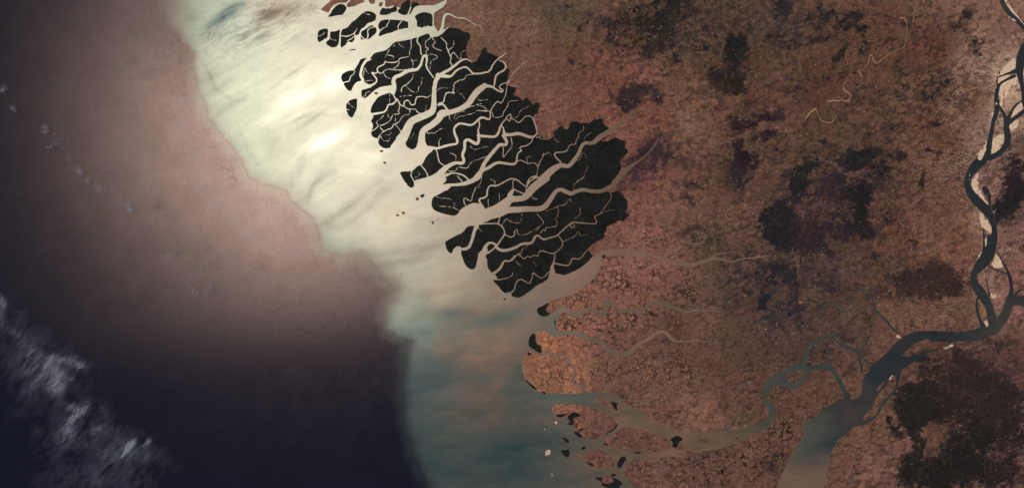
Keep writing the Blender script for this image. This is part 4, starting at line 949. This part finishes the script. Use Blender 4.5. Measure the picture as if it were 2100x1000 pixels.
LABELS = """
F 861 170|mangrove_forest|largest black mangrove tract, webbed with creeks, from the first wide channel to the brown spit
F 1138 664|mangrove_forest|thin dark mangrove fringe on the shore between two winding creeks
I 2102 53|river_island|sliver of brown ground at the upper corner beyond the great river
I 1677 724|river_island|rounded brown island enclosed by the greenish side river and its forks
I 894 214|mangrove_island|black mangrove wedge and long finger running between two wide pale channels
I 965 177|mangrove_island|black mangrove band lying between two parallel broad channels inland
I 1067 259|mangrove_island|black mangrove lens beside the pale bank of a looping channel
I 939 295|mangrove_island|black mangrove slope below the river mouth, bounded by a coiling creek
I 886 335|mangrove_island|black mangrove block between two narrow straight cuts near the split tail
I 859 355|mangrove_island|inner lobe of the split black tail, rounded, beside a curved pale cut
I 836 366|mangrove_island|outer pointed lobe of the split black tail, facing open pale water
I 1011 453|mangrove_islet|small black wedge on the south shore of the widest bay
I 2045 539|river_island|sandy wedge of land above the large streaked river island
I 1511 868|river_island|brown island cut off by a thin side arm of the inner estuary
F 1025 122|mangrove_forest|minute mangrove clump at a channel head by the brown plain
F 801 131|mangrove_forest|large black seaward mangrove block with crooked creeks above the first wide channel
F 1132 445|mangrove_forest|black mangrove stretch with thin looping creeks south of the widest channel
F 1211 471|mangrove_forest|black mangrove with a rounded inland end against the salmon salt flat
C 110 284|cloud|scatter of faint puffs around one small bright puff
C 203 766|cloud|tiny shred off the inland edge of the large bank
C 73 923|cloud|small shred at the outer lower edge of the large bank
C 147 852|cloud|huge thready lilac cloud bank with one brilliant white core
I 661 71|mangrove_island|squarish dark mangrove islet at the seaward tip of the topmost chain
I 684 80|mangrove_island|rounded dark mangrove island second from the seaward tip of the topmost chain
I 693 22|mangrove_island|lemon-shaped dark mangrove island tucked under the brown spit at the top edge
I 695 -18|mud_island|reddish bare mudflat ending in a spit beside the lemon-shaped mangrove island
I 721 220|mangrove_island|lone leaf-shaped dark islet standing off the bright river mouth
I 722 156|mangrove_island|dark dumbbell-shaped mangrove island with a thin neck facing the brightest water
I 723 102|mangrove_islet|tiny dark sliver alone in pale water below the topmost island chain
I 730 56|mangrove_island|long dark mangrove island with a bulging upper end in the topmost chain
I 734 -21|mud_island|bare reddish mudflat at the top edge beyond the narrow pale creek
I 741 79|mangrove_islet|speck of mangrove cut off between the horseshoe creek and open water
I 750 66|mangrove_islet|small dark islet on the near side of a horseshoe-shaped creek
I 762 66|mangrove_islet|small rounded dark islet holding the far side of a horseshoe-shaped creek
I 763 -24|mud_island|narrow reddish tongue of bare mud hanging from the top edge
I 771 191|mud_island|small brown mud bank inside the wide pale channel mouth
I 780 9|mud_island|small round reddish mud patch near the top edge
I 782 309|mud_islet|flat brown mud sliver just below the forked mangrove tip
I 784 211|mangrove_island|dark wedge of mangrove on the lower bank of the broad first channel
I 789 333|mud_islet|tiny brown mud speck alone in glaring pale water
I 803 54|mangrove_island|dark slab-like mangrove island crossed by two thin creeks near the top
I 815 441|mud_islet|tiny brown mud speck, the seaward one of two below the glint
I 827 436|mud_islet|tiny brown mud speck, the landward one of two below the glint
I 855 407|mud_islet|small brown mud speck next to a tiny black islet
I 866 401|mangrove_islet|tiny black mangrove islet off the notched river mouth
I 870 41|mangrove_island|compact square dark mangrove island between the bay and the brown shore
I 887 456|mud_islet|isolated reddish mud speck in the wide pale southern bay
I 932 367|mangrove_island|small triangular dark island wrapped by two arms of one channel
I 943 491|mangrove_island|hook-shaped dark mangrove headland with a pink sandy rim
I 952 240|mangrove_island|broad dark mangrove island above the looping double channel
I 977 319|mangrove_island|dark mangrove island between two winding channels that meet seaward
I 987 498|mangrove_island|dark mangrove island hanging as a long teardrop between two channels
I 1005 506|mangrove_islet|small dark islet ringed by a fork of the southern channel
I 1014 617|sand_islet|tiny bright sand spot, the seaward of a pair below the dark forest
I 1028 394|mangrove_island|flat dark mangrove island along the north bank of the widest channel
I 1035 612|mangrove_islet|tiny dark islet with a white edge, beside a bright sand spot
I 1043 241|mangrove_islet|small dark patch inside a tight triangular creek loop
I 1044 307|mangrove_island|dark mangrove island enclosed by an S-shaped channel and a straight creek
I 1059 396|mangrove_islet|narrow dark wedge where the two widest channels join
I 1082 586|mangrove_island|dark mangrove strip forming the southern tip of the black forest
I 1090 367|mangrove_islet|thin sliver of mangrove between parallel creek arms
I 1090 374|mangrove_islet|slim dark island pinned between a creek arm and the widest channel
I 1117 879|sand_islet|faint sandy dot farthest out in the teal water
I 1123 927|sand_island|ragged ring of pale sand around a dark core in the teal water
I 1127 767|coastal_island|rounded orange-brown coastal island with a white beach and dark fringe
I 1132 971|sand_islet|tiny white-ringed round islet low in the teal water
I 1140 865|sand_islet|small bright sand bar off the crab-shaped mangrove
I 1160 901|mangrove_islet|small curved dark islet above the round black one
I 1160 928|mangrove_island|round black mangrove island in the teal estuary
I 1187 934|mud_island|small oval brown island next to the round black one
I 1196 917|mangrove_islet|little oval dark islet in the channel between brown islands
I 1202 861|estuary_island|large bean-shaped brown island with dark crab-shaped mangrove on its seaward side
I 1228 941|estuary_island|oval brown island with dark mangrove dashes on its corners
I 1245 826|estuary_island|slim brown island in the estuary tipped by a black triangle
I 1251 987|mangrove_island|black crescent island around a brown patch at the bottom edge
I 1273 946|mangrove_island|black kite-shaped island against the southern shore
I 1306 903|estuary_island|long spindle-shaped brown island in the middle of the estuary
I 1390 908|estuary_island|small island with a black head and sandy tail at the spindle island's inland end
I 1444 903|mud_island|thin brown shoal lying lengthwise in the inner estuary
I 1511 897|mangrove_islet|tiny dark islet near the south bank of the inner estuary
I 1628 770|river_island|brown island inside the loop of the greenish side river
I 1805 791|river_island|slender reddish bar in the middle of the dark lower river
I 1807 814|river_island|long purplish island along the east bank of the dark lower river
I 1988 359|sand_islet|tiny pale sand dot, the upper of two in the dark river bend
I 1988 368|sand_islet|tiny pale sand dot, the lower of two in the dark river bend
I 2015 642|river_island|narrow tapering sandy island beside the river fork
I 2041 581|river_island|large brown streaked island between two arms of the dark river
I 2043 212|sand_islet|small cream sand spot in the middle of the upper river
I 2047 274|river_island|long brown island with cream sand at its lower end in the upper river
I 2069 191|river_island|broad cream and brown braided island in the upper river
I 2087 225|river_island|cream sand island between crossing side arms at the picture edge
F 796 22|mangrove_forest|small black mangrove patch like a lying leaf on the top bay shore
F 830 16|mangrove_forest|upright black mangrove patch reaching the top edge
F 848 13|mangrove_forest|narrow black mangrove fin beside the pale bay
F 982 128|mangrove_forest|black mangrove strip ending in a peak against the brown plain
F 1030 161|mangrove_forest|small jagged black mangrove at the inland head of the channels
F 1042 229|mangrove_forest|black mangrove block with two ragged horns into the brown plain
F 1070 338|mangrove_forest|great black mangrove forest north of the widest channel
F 1072 554|mangrove_forest|black mangrove block with wavy creeks at the forest's southern end
F 1073 516|mangrove_forest|black mangrove strip above a zigzag creek in the south
F 1095 704|mangrove_forest|black crescent of mangrove on the tip of the orange spit
F 1114 636|mangrove_forest|black mangrove cap on the brown point below the forest
F 1176 542|mangrove_forest|black mangrove wedge beside the silty southern inlet
F 1199 350|mangrove_forest|solid black mangrove forest between the two long inland channels
F 1238 525|mangrove_forest|tiny round mangrove clump in the silty southern inlet
C 6 183|cloud|small bright puff at the upper sea's outer edge
C 26 223|cloud|small pale puff just below the uppermost bright one
C 153 341|cloud|faint grey double puff in the middle of the line
C 212 388|cloud|pale lumpy puff halfway down the cloud line
C 259 421|cloud|brightest puff at the lower end of the cloud line
C 309 74|cloud|very faint cloud, the outer of two above the pinkish sea
C 315 138|cloud|short slanting white streak over the pinkish sea
C 337 84|cloud|very faint cloud nearest the turbid water front
C 352 520|cloud|small curled wisp over the glowing sea
C 360 122|cloud|faint starlike puff beside the turbid water front
C 406 591|cloud|faint ragged wisp lowest over the glowing sea
"""
LABELS = [(a[0], float(a[1]), float(a[2]), b, c) for a, b, c in ((r.split('|')[0].split(), r.split('|')[1], r.split('|')[2]) for r in LABELS.strip().splitlines())]
PENDING = []
def label_later(o, cx, cy, kind):
    PENDING.append((o, cx, cy, kind))
def give_labels():
    pairs = sorted((math.hypot(l[1] - p[1], l[2] - p[2]), a, b) for a, p in enumerate(PENDING) for b, l in enumerate(LABELS) if l[0] == p[3])
    ta, tb = {}, set()
    for d, a, b in pairs:
        if a in ta or b in tb or d > 16: continue
        ta[a] = b; tb.add(b)
    for a, (o, cx, cy, kind) in enumerate(PENDING):
        if a in ta:
            l = LABELS[ta[a]]
            if kind == 'I': o.name = l[3]; o.data.name = l[3]; o['group'] = GROUPS[l[3]]
            o['label'] = l[4]
        else:
            print('REP MISSING', kind, int(cx), int(cy))
            if kind == 'I': o.name = 'mud_islet'; o['group'] = GROUPS['mud_islet']
            o['label'] = {'I': 'small brown islet of bare mud', 'F': 'small dark mangrove clump', 'C': 'small thin shred of cloud'}[kind]
    for b, l in enumerate(LABELS):
        if b not in tb: print('REP UNUSED', l[:4])
GROUPS = {'mangrove_island': 'dark mangrove islands', 'mangrove_islet': 'dark mangrove islands', 'mud_island': 'bare mud islands', 'mud_islet': 'bare mud islands', 'sand_island': 'sand islets',
          'sand_islet': 'sand islets', 'coastal_island': 'brown estuary islands', 'estuary_island': 'brown estuary islands', 'river_island': 'islands in the great river'}

# ------------------------------------------------------------------ fields to meshes
COLX = ((np.arange(GW) + GX0 - 1050) * KM); ROWY = ((500 - (np.arange(GH) + GY0)) * KM)
COLX[0] -= 260; COLX[-1] += 260; ROWY[0] += 260; ROWY[-1] -= 260      # the outermost ring reaches far out of the picture

def make_mesh(name, co, loops, starts, attrs=(), smooth=True):
    me = bpy.data.meshes.new(name)
    me.vertices.add(len(co)); me.vertices.foreach_set('co', np.ascontiguousarray(co, dtype=f32).ravel())
    me.loops.add(len(loops)); me.loops.foreach_set('vertex_index', loops.astype(np.int32))
    me.polygons.add(len(starts)); me.polygons.foreach_set('loop_start', starts.astype(np.int32))
    for an, kind, data in attrs:
        at = me.attributes.new(an, kind, 'POINT')
        if kind == 'FLOAT_COLOR':
            d = np.ones((len(data), 4), f32); d[:, :3] = data; at.data.foreach_set('color', d.ravel())
        else: at.data.foreach_set('value', np.ascontiguousarray(data, dtype=f32).ravel())
    me.update(calc_edges=True)
    if smooth: me.polygons.foreach_set('use_smooth', np.ones(len(starts), bool))
    return me

def march(f, x0=0, y0=0):
    """polygons covering f > 0 on a sub-rectangle of the grid; returns verts as (kind, row, col, t) and loops"""
    H, W = f.shape
    pos = f > 0
    c = [pos[:-1, :-1], pos[:-1, 1:], pos[1:, 1:], pos[1:, :-1]]
    code = c[0] * 1 + c[1] * 2 + c[2] * 4 + c[3] * 8
    off = [(0, 0), (0, 1), (1, 1), (1, 0)]
    N = H * W
    def vid(k, i, j): return (i + off[k][0]) * W + (j + off[k][1])
    def eid(k, i, j):
        if k == 0: return N + i * W + j
        if k == 2: return N + (i + 1) * W + j
        if k == 1: return 2 * N + i * W + j + 1
        return 2 * N + i * W + j
    L = []; sizes = []
    for cs in range(1, 16):
        i, j = np.nonzero(code == cs)
        if not len(i): continue
        seq = []
        for k in range(4):
            a = (cs >> k) & 1; b = (cs >> ((k + 1) % 4)) & 1
            if a: seq.append(vid(k, i, j))
            if a != b: seq.append(eid(k, i, j))
        arr = np.stack(seq[::-1], 1)                      # y runs down the page: reverse for upward normals
        L.append(arr.ravel()); sizes.append(np.full(len(i), arr.shape[1]))
    if not L: return None
    L = np.concatenate(L); sizes = np.concatenate(sizes)
    ids, loops = np.unique(L, return_inverse=True)
    starts = np.concatenate([[0], np.cumsum(sizes)[:-1]])
    kind = ids // N; r = ids % N; i = r // W; j = r % W
    i2 = np.where(kind == 2, i + 1, i); j2 = np.where(kind == 1, j + 1, j)
    i2 = np.minimum(i2, H - 1); j2 = np.minimum(j2, W - 1)
    fa = f[i, j]; fb = f[i2, j2]
    t = np.where(kind == 0, 0, fa / np.where(fa == fb, 1, fa - fb))
    cx = COLX[x0:x0 + W]; cy = ROWY[y0:y0 + H]
    x = cx[j] * (1 - t) + cx[j2] * t; y = cy[i] * (1 - t) + cy[i2] * t
    src_i = np.where(fa > 0, i, i2); src_j = np.where(fa > 0, j, j2)
    return dict(x=x, y=y, edge=kind > 0, i=src_i, j=src_j, loops=loops, starts=starts)

def components(mask):
    H, W = mask.shape
    lab = np.zeros((H, W), np.int32); parent = [0]
    def find(a):
        while parent[a] != a: parent[a] = parent[parent[a]]; a = parent[a]
        return a
    prev = []
    runs = []
    for r in range(H):
        m = np.concatenate([[0], mask[r].astype(np.int8), [0]]); d = np.diff(m)
        st = np.nonzero(d == 1)[0]; en = np.nonzero(d == -1)[0]
        cur = []; k = 0
        for s, e in zip(st.tolist(), en.tolist()):
            l = 0
            for (ps, pe, pl) in prev:
                if ps > e: break
                if pe >= s and ps <= e:
                    if l == 0: l = find(pl)
                    else:
                        q = find(pl)
                        if q != l: parent[q] = l
            if l == 0: parent.append(len(parent)); l = len(parent) - 1
            cur.append((s, e, l)); runs.append((r, s, e, l))
        prev = cur
    for r, s, e, l in runs: lab[r, s:e] = find(l)
    return lab

def link(name, me, mat, parent=None, **props):
    o = bpy.data.objects.new(name, me); sc.collection.objects.link(o)
    if mat: me.materials.append(mat)
    if parent: o.parent = parent
    for k, v in props.items(): o[k] = v
    return o

# ------------------------------------------------------------------ materials
def new_mat(name):
    m = bpy.data.materials.new(name); m.use_nodes = True
    nt = m.node_tree; nt.nodes.clear()
    out = nt.nodes.new('ShaderNodeOutputMaterial')
    return m, nt, out
def ground_material(name, rough=0.95, fine=0.16, scale=9.0):
    m, nt, out = new_mat(name); N = nt.nodes.new; K = nt.links.new
    at = N('ShaderNodeAttribute'); at.attribute_name = 'albedo'
    ge = N('ShaderNodeNewGeometry')
    no = N('ShaderNodeTexNoise'); no.inputs['Scale'].default_value = scale; no.inputs['Detail'].default_value = 3
    mr = N('ShaderNodeMapRange'); mr.inputs['From Min'].default_value = .3; mr.inputs['From Max'].default_value = .7
    mr.inputs['To Min'].default_value = 1 - fine; mr.inputs['To Max'].default_value = 1 + fine
    mx = N('ShaderNodeMix'); mx.data_type = 'RGBA'; mx.blend_type = 'MULTIPLY'; mx.inputs[0].default_value = 1
    K(ge.outputs['Position'], no.inputs['Vector']); K(no.outputs['Fac'], mr.inputs['Value'])
    K(at.outputs['Color'], mx.inputs[6]); K(mr.outputs[0], mx.inputs[7])
    b = N('ShaderNodeBsdfDiffuse'); b.inputs['Roughness'].default_value = 1.0
    K(mx.outputs[2], b.inputs['Color']); K(b.outputs[0], out.inputs['Surface'])
    return m
def water_material():
    m, nt, out = new_mat('water'); N = nt.nodes.new; K = nt.links.new
    a1 = N('ShaderNodeAttribute'); a1.attribute_name = 'silt'
    a2 = N('ShaderNodeAttribute'); a2.attribute_name = 'reflectance'
    a3 = N('ShaderNodeAttribute'); a3.attribute_name = 'roughness'
    d = N('ShaderNodeBsdfDiffuse'); g = N('ShaderNodeBsdfAnisotropic'); g.distribution = 'BECKMANN'
    ge = N('ShaderNodeNewGeometry'); no = N('ShaderNodeTexNoise'); no.inputs['Scale'].default_value = 3.5; no.inputs['Detail'].default_value = 4
    mr = N('ShaderNodeMapRange'); mr.inputs['From Min'].default_value = .3; mr.inputs['From Max'].default_value = .7
    mr.inputs['To Min'].default_value = .93; mr.inputs['To Max'].default_value = 1.07
    mx = N('ShaderNodeMix'); mx.data_type = 'RGBA'; mx.blend_type = 'MULTIPLY'; mx.inputs[0].default_value = 1
    K(ge.outputs['Position'], no.inputs['Vector']); K(no.outputs['Fac'], mr.inputs['Value'])
    K(a2.outputs['Color'], mx.inputs[6]); K(mr.outputs[0], mx.inputs[7])
    ad = N('ShaderNodeAddShader')
    K(a1.outputs['Color'], d.inputs['Color']); K(mx.outputs[2], g.inputs['Color']); K(a3.outputs['Fac'], g.inputs['Roughness'])
    K(d.outputs[0], ad.inputs[0]); K(g.outputs[0], ad.inputs[1]); K(ad.outputs[0], out.inputs['Surface'])
    return m
def cloud_material():
    m, nt, out = new_mat('cloud_droplets')
    v = nt.nodes.new('ShaderNodeVolumeScatter'); v.inputs['Color'].default_value = (.87, .83, 1, 1)
    v.inputs['Density'].default_value = .78; v.inputs['Anisotropy'].default_value = 0.0
    nt.links.new(v.outputs[0], out.inputs['Volume'])
    return m
M_LAND = ground_material('dry_ground'); M_MUD = ground_material('mud_and_sand'); M_WATER = water_material()
M_MANG = ground_material('mangrove_leaves', .9, .35, 6.0); M_WOOD = ground_material('woodland_leaves', .9, .35, 6.0); M_CLOUD = cloud_material()

# ------------------------------------------------------------------ water: one sheet cut into sea, tidal channels, river
silt, refl, rough, shelf = build_water()
silt = silt / E_DIFF
st = 2
wh, ww = silt.shape[:2]
wx = COLX[::st].copy(); wy = ROWY[::st].copy()
wx[-1] = 400; wy[-1] = -330
COAST_LINE = table('650,-600 640,60 690,140 700,230 760,260 775,310 820,350 880,420 915,500 960,560 1040,615 1100,640 1080,700 1062,750 1090,810 1140,860 1150,920 1230,960 1280,1700 4500,1700 4500,-600')
RIVER_LINE = table('1480,-600 1640,600 1560,700 1580,780 1640,860 1590,990 1560,1700 4500,1700 4500,-600')
def inside(poly):
    r = poly_field(np.array(poly), 3.); F = np.full((GH, GW), -3., f32); F[r[0]] = r[1]; return F[::st, ::st] > 0
reg = inside(COAST_LINE).astype(int) + inside(RIVER_LINE)
idx = np.arange(wh * ww).reshape(wh, ww)
dry = (S[::st, ::st] > 4.5); dry = dry[:-1, :-1] & dry[1:, :-1] & dry[:-1, 1:] & dry[1:, 1:]
for k, nm in enumerate(('sea', 'tidal_channels', 'river')):
    sel = (reg[:-1, :-1] == k) & ~(dry if k else np.zeros_like(dry))
    i, j = np.nonzero(sel)
    q = np.stack([idx[i, j], idx[i + 1, j], idx[i + 1, j + 1], idx[i, j + 1]], 1).ravel()
    ids, loops = np.unique(q, return_inverse=True)
    r, c = ids // ww, ids % ww
    co = np.stack([wx[c], wy[r], np.zeros(len(ids))], 1)
    me = make_mesh(nm, co, loops, np.arange(0, len(q), 4), (('silt', 'FLOAT_COLOR', silt[r, c]), ('reflectance', 'FLOAT_COLOR', refl[r, c]), ('roughness', 'FLOAT', rough[r, c])))
    link(nm, me, M_WATER, kind='structure')

# ------------------------------------------------------------------ ground
land_col = build_land() / E_DIFF
relief = (0.022 + 0.010 * fbm(XX, YY, 30., 3, 600)).astype(f32)
def ground_mesh(name, f, x0, y0, x1, y1, base, col, lift, rimz):
    m = march(f[y0:y1, x0:x1], x0, y0)
    if m is None: return None
    gi = m['i'] + y0; gj = m['j'] + x0
    z = np.where(m['edge'], rimz, lift + relief[gi, gj] * base)
    return make_mesh(name, np.stack([m['x'], m['y'], z], 1), m['loops'], m['starts'], (('albedo', 'FLOAT_COLOR', col[gi, gj]),))
def bbox(mask, pad=2):
    r = np.nonzero(mask.any(1))[0]; c = np.nonzero(mask.any(0))[0]
    return max(c[0] - pad, 0), max(r[0] - pad, 0), min(c[-1] + pad + 1, mask.shape[1]), min(r[-1] + pad + 1, mask.shape[0])
def only(f, lab, k):
    """field f kept on component k (and its own shore), closed everywhere else"""
    m = lab == k
    return np.where(m, f, np.where(f > 0, -0.4, f)).astype(f32)

n_leaf = fbm(XX, YY, 3.2, 3, 610, .8); n_leaf2 = fbm(XX, YY, 22., 3, 620)
creek_shine = sstep(.035, .0, np.abs(fbm(XX, YY, 11., 3, 640)))  # hairline creeks; their shine near the sun glint is painted into the canopy colour
mang_col = lin((33, 34, 31))[None, None] * np.clip(1.05 + .55 * n_leaf + .35 * n_leaf2, .35, 2.4)[..., None] + (.006 * sstep(1050, 800, XX))[..., None] * np.array((1.1, 1., .8)) + .022 * (creek_shine * sstep(1300, 800, XX))[..., None] * np.array((1., .9, .75))  # warm lift of the sunglint region and creek shine are painted into the albedo
mang_col = (mang_col / E_DIFF).astype(f32)
wood = build_woods()
wn1 = fbm(XX, YY, 5., 4, 630, .75)
wcol = shepard(WOODC)
wood_col = (wcol * np.clip(1 + .5 * wn1 + .25 * n_leaf, .45, 2.2)[..., None] / E_DIFF).astype(f32)

def spread(lab, f, n=5):
    lab = lab.copy()
    for _ in range(n):
        P = np.pad(lab, 1)
        nb = np.maximum.reduce([P[:-2, 1:-1], P[2:, 1:-1], P[1:-1, :-2], P[1:-1, 2:]])
        lab = np.where((lab == 0) & (f > 0), nb, lab)
    return lab
lab = spread(components(SM > 0), S)
ids, cnt = np.unique(lab[lab > 0], return_counts=True)
main = ids[np.argmax(cnt)]
me = ground_mesh('land', only(S, lab, main), 0, 0, GW, GH, 1.0, land_col, 0.0, -0.012)
link('land', me, M_LAND, kind='structure')
me = ground_mesh('woodland', np.where(lab == main, wood, -1), 0, 0, GW, GH, 1.0, wood_col, 0.018, 0.012)
link('woodland', me, M_WOOD, kind='stuff', label='dark broken woodland and scrub spread over the dry country', category='woodland')

REPORT = []
def name_of(cx, cy, area, dark):
    best = min(NAMES, key=lambda n: (n[0] - cx) ** 2 + (n[1] - cy) ** 2) if NAMES else None
    return best
def cloud_thing(name, lab, k, h, zbase, label, group):
    x0, y0, x1, y1 = bbox(lab == k)
    f = only(h - CLOUD_MIN, lab, k)[y0:y1, x0:x1]
    m = march(f, x0, y0)
    n = len(m['x']); t = h[m['i'] + y0, m['j'] + x0]
    top = np.where(m['edge'], 0, t); s = 1 - zbase / CAM_H
    co = np.stack([m['x'] * s, m['y'] * s, zbase + top * 1.2], 1)
    inner = np.nonzero(~m['edge'])[0]; remap = np.arange(n); remap[inner] = n + np.arange(len(inner))
    co2 = np.stack([m['x'][inner] * s, m['y'][inner] * s, zbase - .35 * top[inner]], 1)
    ends = np.append(m['starts'][1:], len(m['loops']))
    lp2 = remap[m['loops']]
    rev = np.concatenate([np.arange(e - 1, a - 1, -1) for a, e in zip(m['starts'], ends)])
    loops = np.concatenate([m['loops'], lp2[rev]]); starts = np.concatenate([m['starts'], m['starts'] + len(m['loops'])])
    me = make_mesh(name, np.vstack([co, co2]), loops, starts)
    o = link(name, me, M_CLOUD, category='cloud', label=label)
    if group: o['group'] = group
    return o

# islands: ground as the thing's own mesh, trees on it as its canopy
for k, c in zip(ids, cnt):
    if k == main or c < 6: continue
    if c > 20000:                                    # the southern mainland, across the estuary
        mm_ = lab == k
        link('land', ground_mesh('land', only(S, lab, k), 0, 0, GW, GH, 1.0, land_col, 0.0, -0.012), M_LAND, kind='structure')
        wd = ground_mesh('woodland', np.where(mm_, wood, -1), 0, 0, GW, GH, 1.0, wood_col, 0.018, 0.012)
        if wd: link('woodland', wd, M_WOOD, kind='stuff', label='dark scrub on the southern bank of the wide estuary', category='woodland')
        continue
    m = lab == k
    x0, y0, x1, y1 = bbox(m)
    me = ground_mesh('island', only(S, lab, k), x0, y0, x1, y1, .5, land_col, 0.0, -0.012)
    if me is None: continue
    yy, xx = np.nonzero(m); cx, cy = xx.mean() + GX0, yy.mean() + GY0
    green = (MGC[m] > 0).mean()
    REPORT.append(('I', cx, cy, int(c), round(float(green), 2)))
    o = link('island', me, M_MUD, category='island'); label_later(o, cx, cy, 'I')
    cf = np.where(m, MGC, -1.)
    if green > .008:
        me = ground_mesh('mangrove_canopy', cf, x0, y0, x1, y1, .5, mang_col, 0.03, 0.004)
        if me: link('mangrove_canopy', me, M_MANG, parent=o)
# mangrove woods that stand on the mainland, one for each block between the channels
mm = np.minimum(MG, SM - .3); mm = np.where(lab == main, mm, -1.)
lab2 = spread(components(mm > 0), np.minimum(MGC, np.where(lab == main, 1., -1.)))
ids2, cnt2 = np.unique(lab2[lab2 > 0], return_counts=True)
for k, c in zip(ids2, cnt2):
    if c < 12: continue
    m = lab2 == k
    x0, y0, x1, y1 = bbox(m)
    cf = np.where(m, MGC, -1.)
    me = ground_mesh('mangrove_forest', cf, x0, y0, x1, y1, .5, mang_col, 0.034, 0.004)
    if me is None: continue
    yy, xx = np.nonzero(m); cx, cy = xx.mean() + GX0, yy.mean() + GY0
    REPORT.append(('F', cx, cy, int(c), 1))
    o = link('mangrove_forest', me, M_MANG, category='forest', group='mangrove woods along the mainland shore'); label_later(o, cx, cy, 'F')
# ------------------------------------------------------------------ clouds
band, puffs = build_cloud()
CLOUD_MIN = 0.012
hcl = (band + puffs).astype(f32)
lab3 = components(hcl > CLOUD_MIN)
ids3, cnt3 = np.unique(lab3[lab3 > 0], return_counts=True)
for k, c in zip(ids3, cnt3):
    if c < 80: continue
    yy, xx = np.nonzero(lab3 == k); cx, cy = xx.mean() + GX0, yy.mean() + GY0
    REPORT.append(('C', cx, cy, int(c), 1))
    o = cloud_thing('cloud', lab3, k, hcl, 6.0 if c > 3000 else 2.5, 'cloud', 'clouds over the open sea'); label_later(o, cx, cy, 'C')
give_labels()
for r in sorted(REPORT): print('REP %s %5d %5d %6d %s' % r)
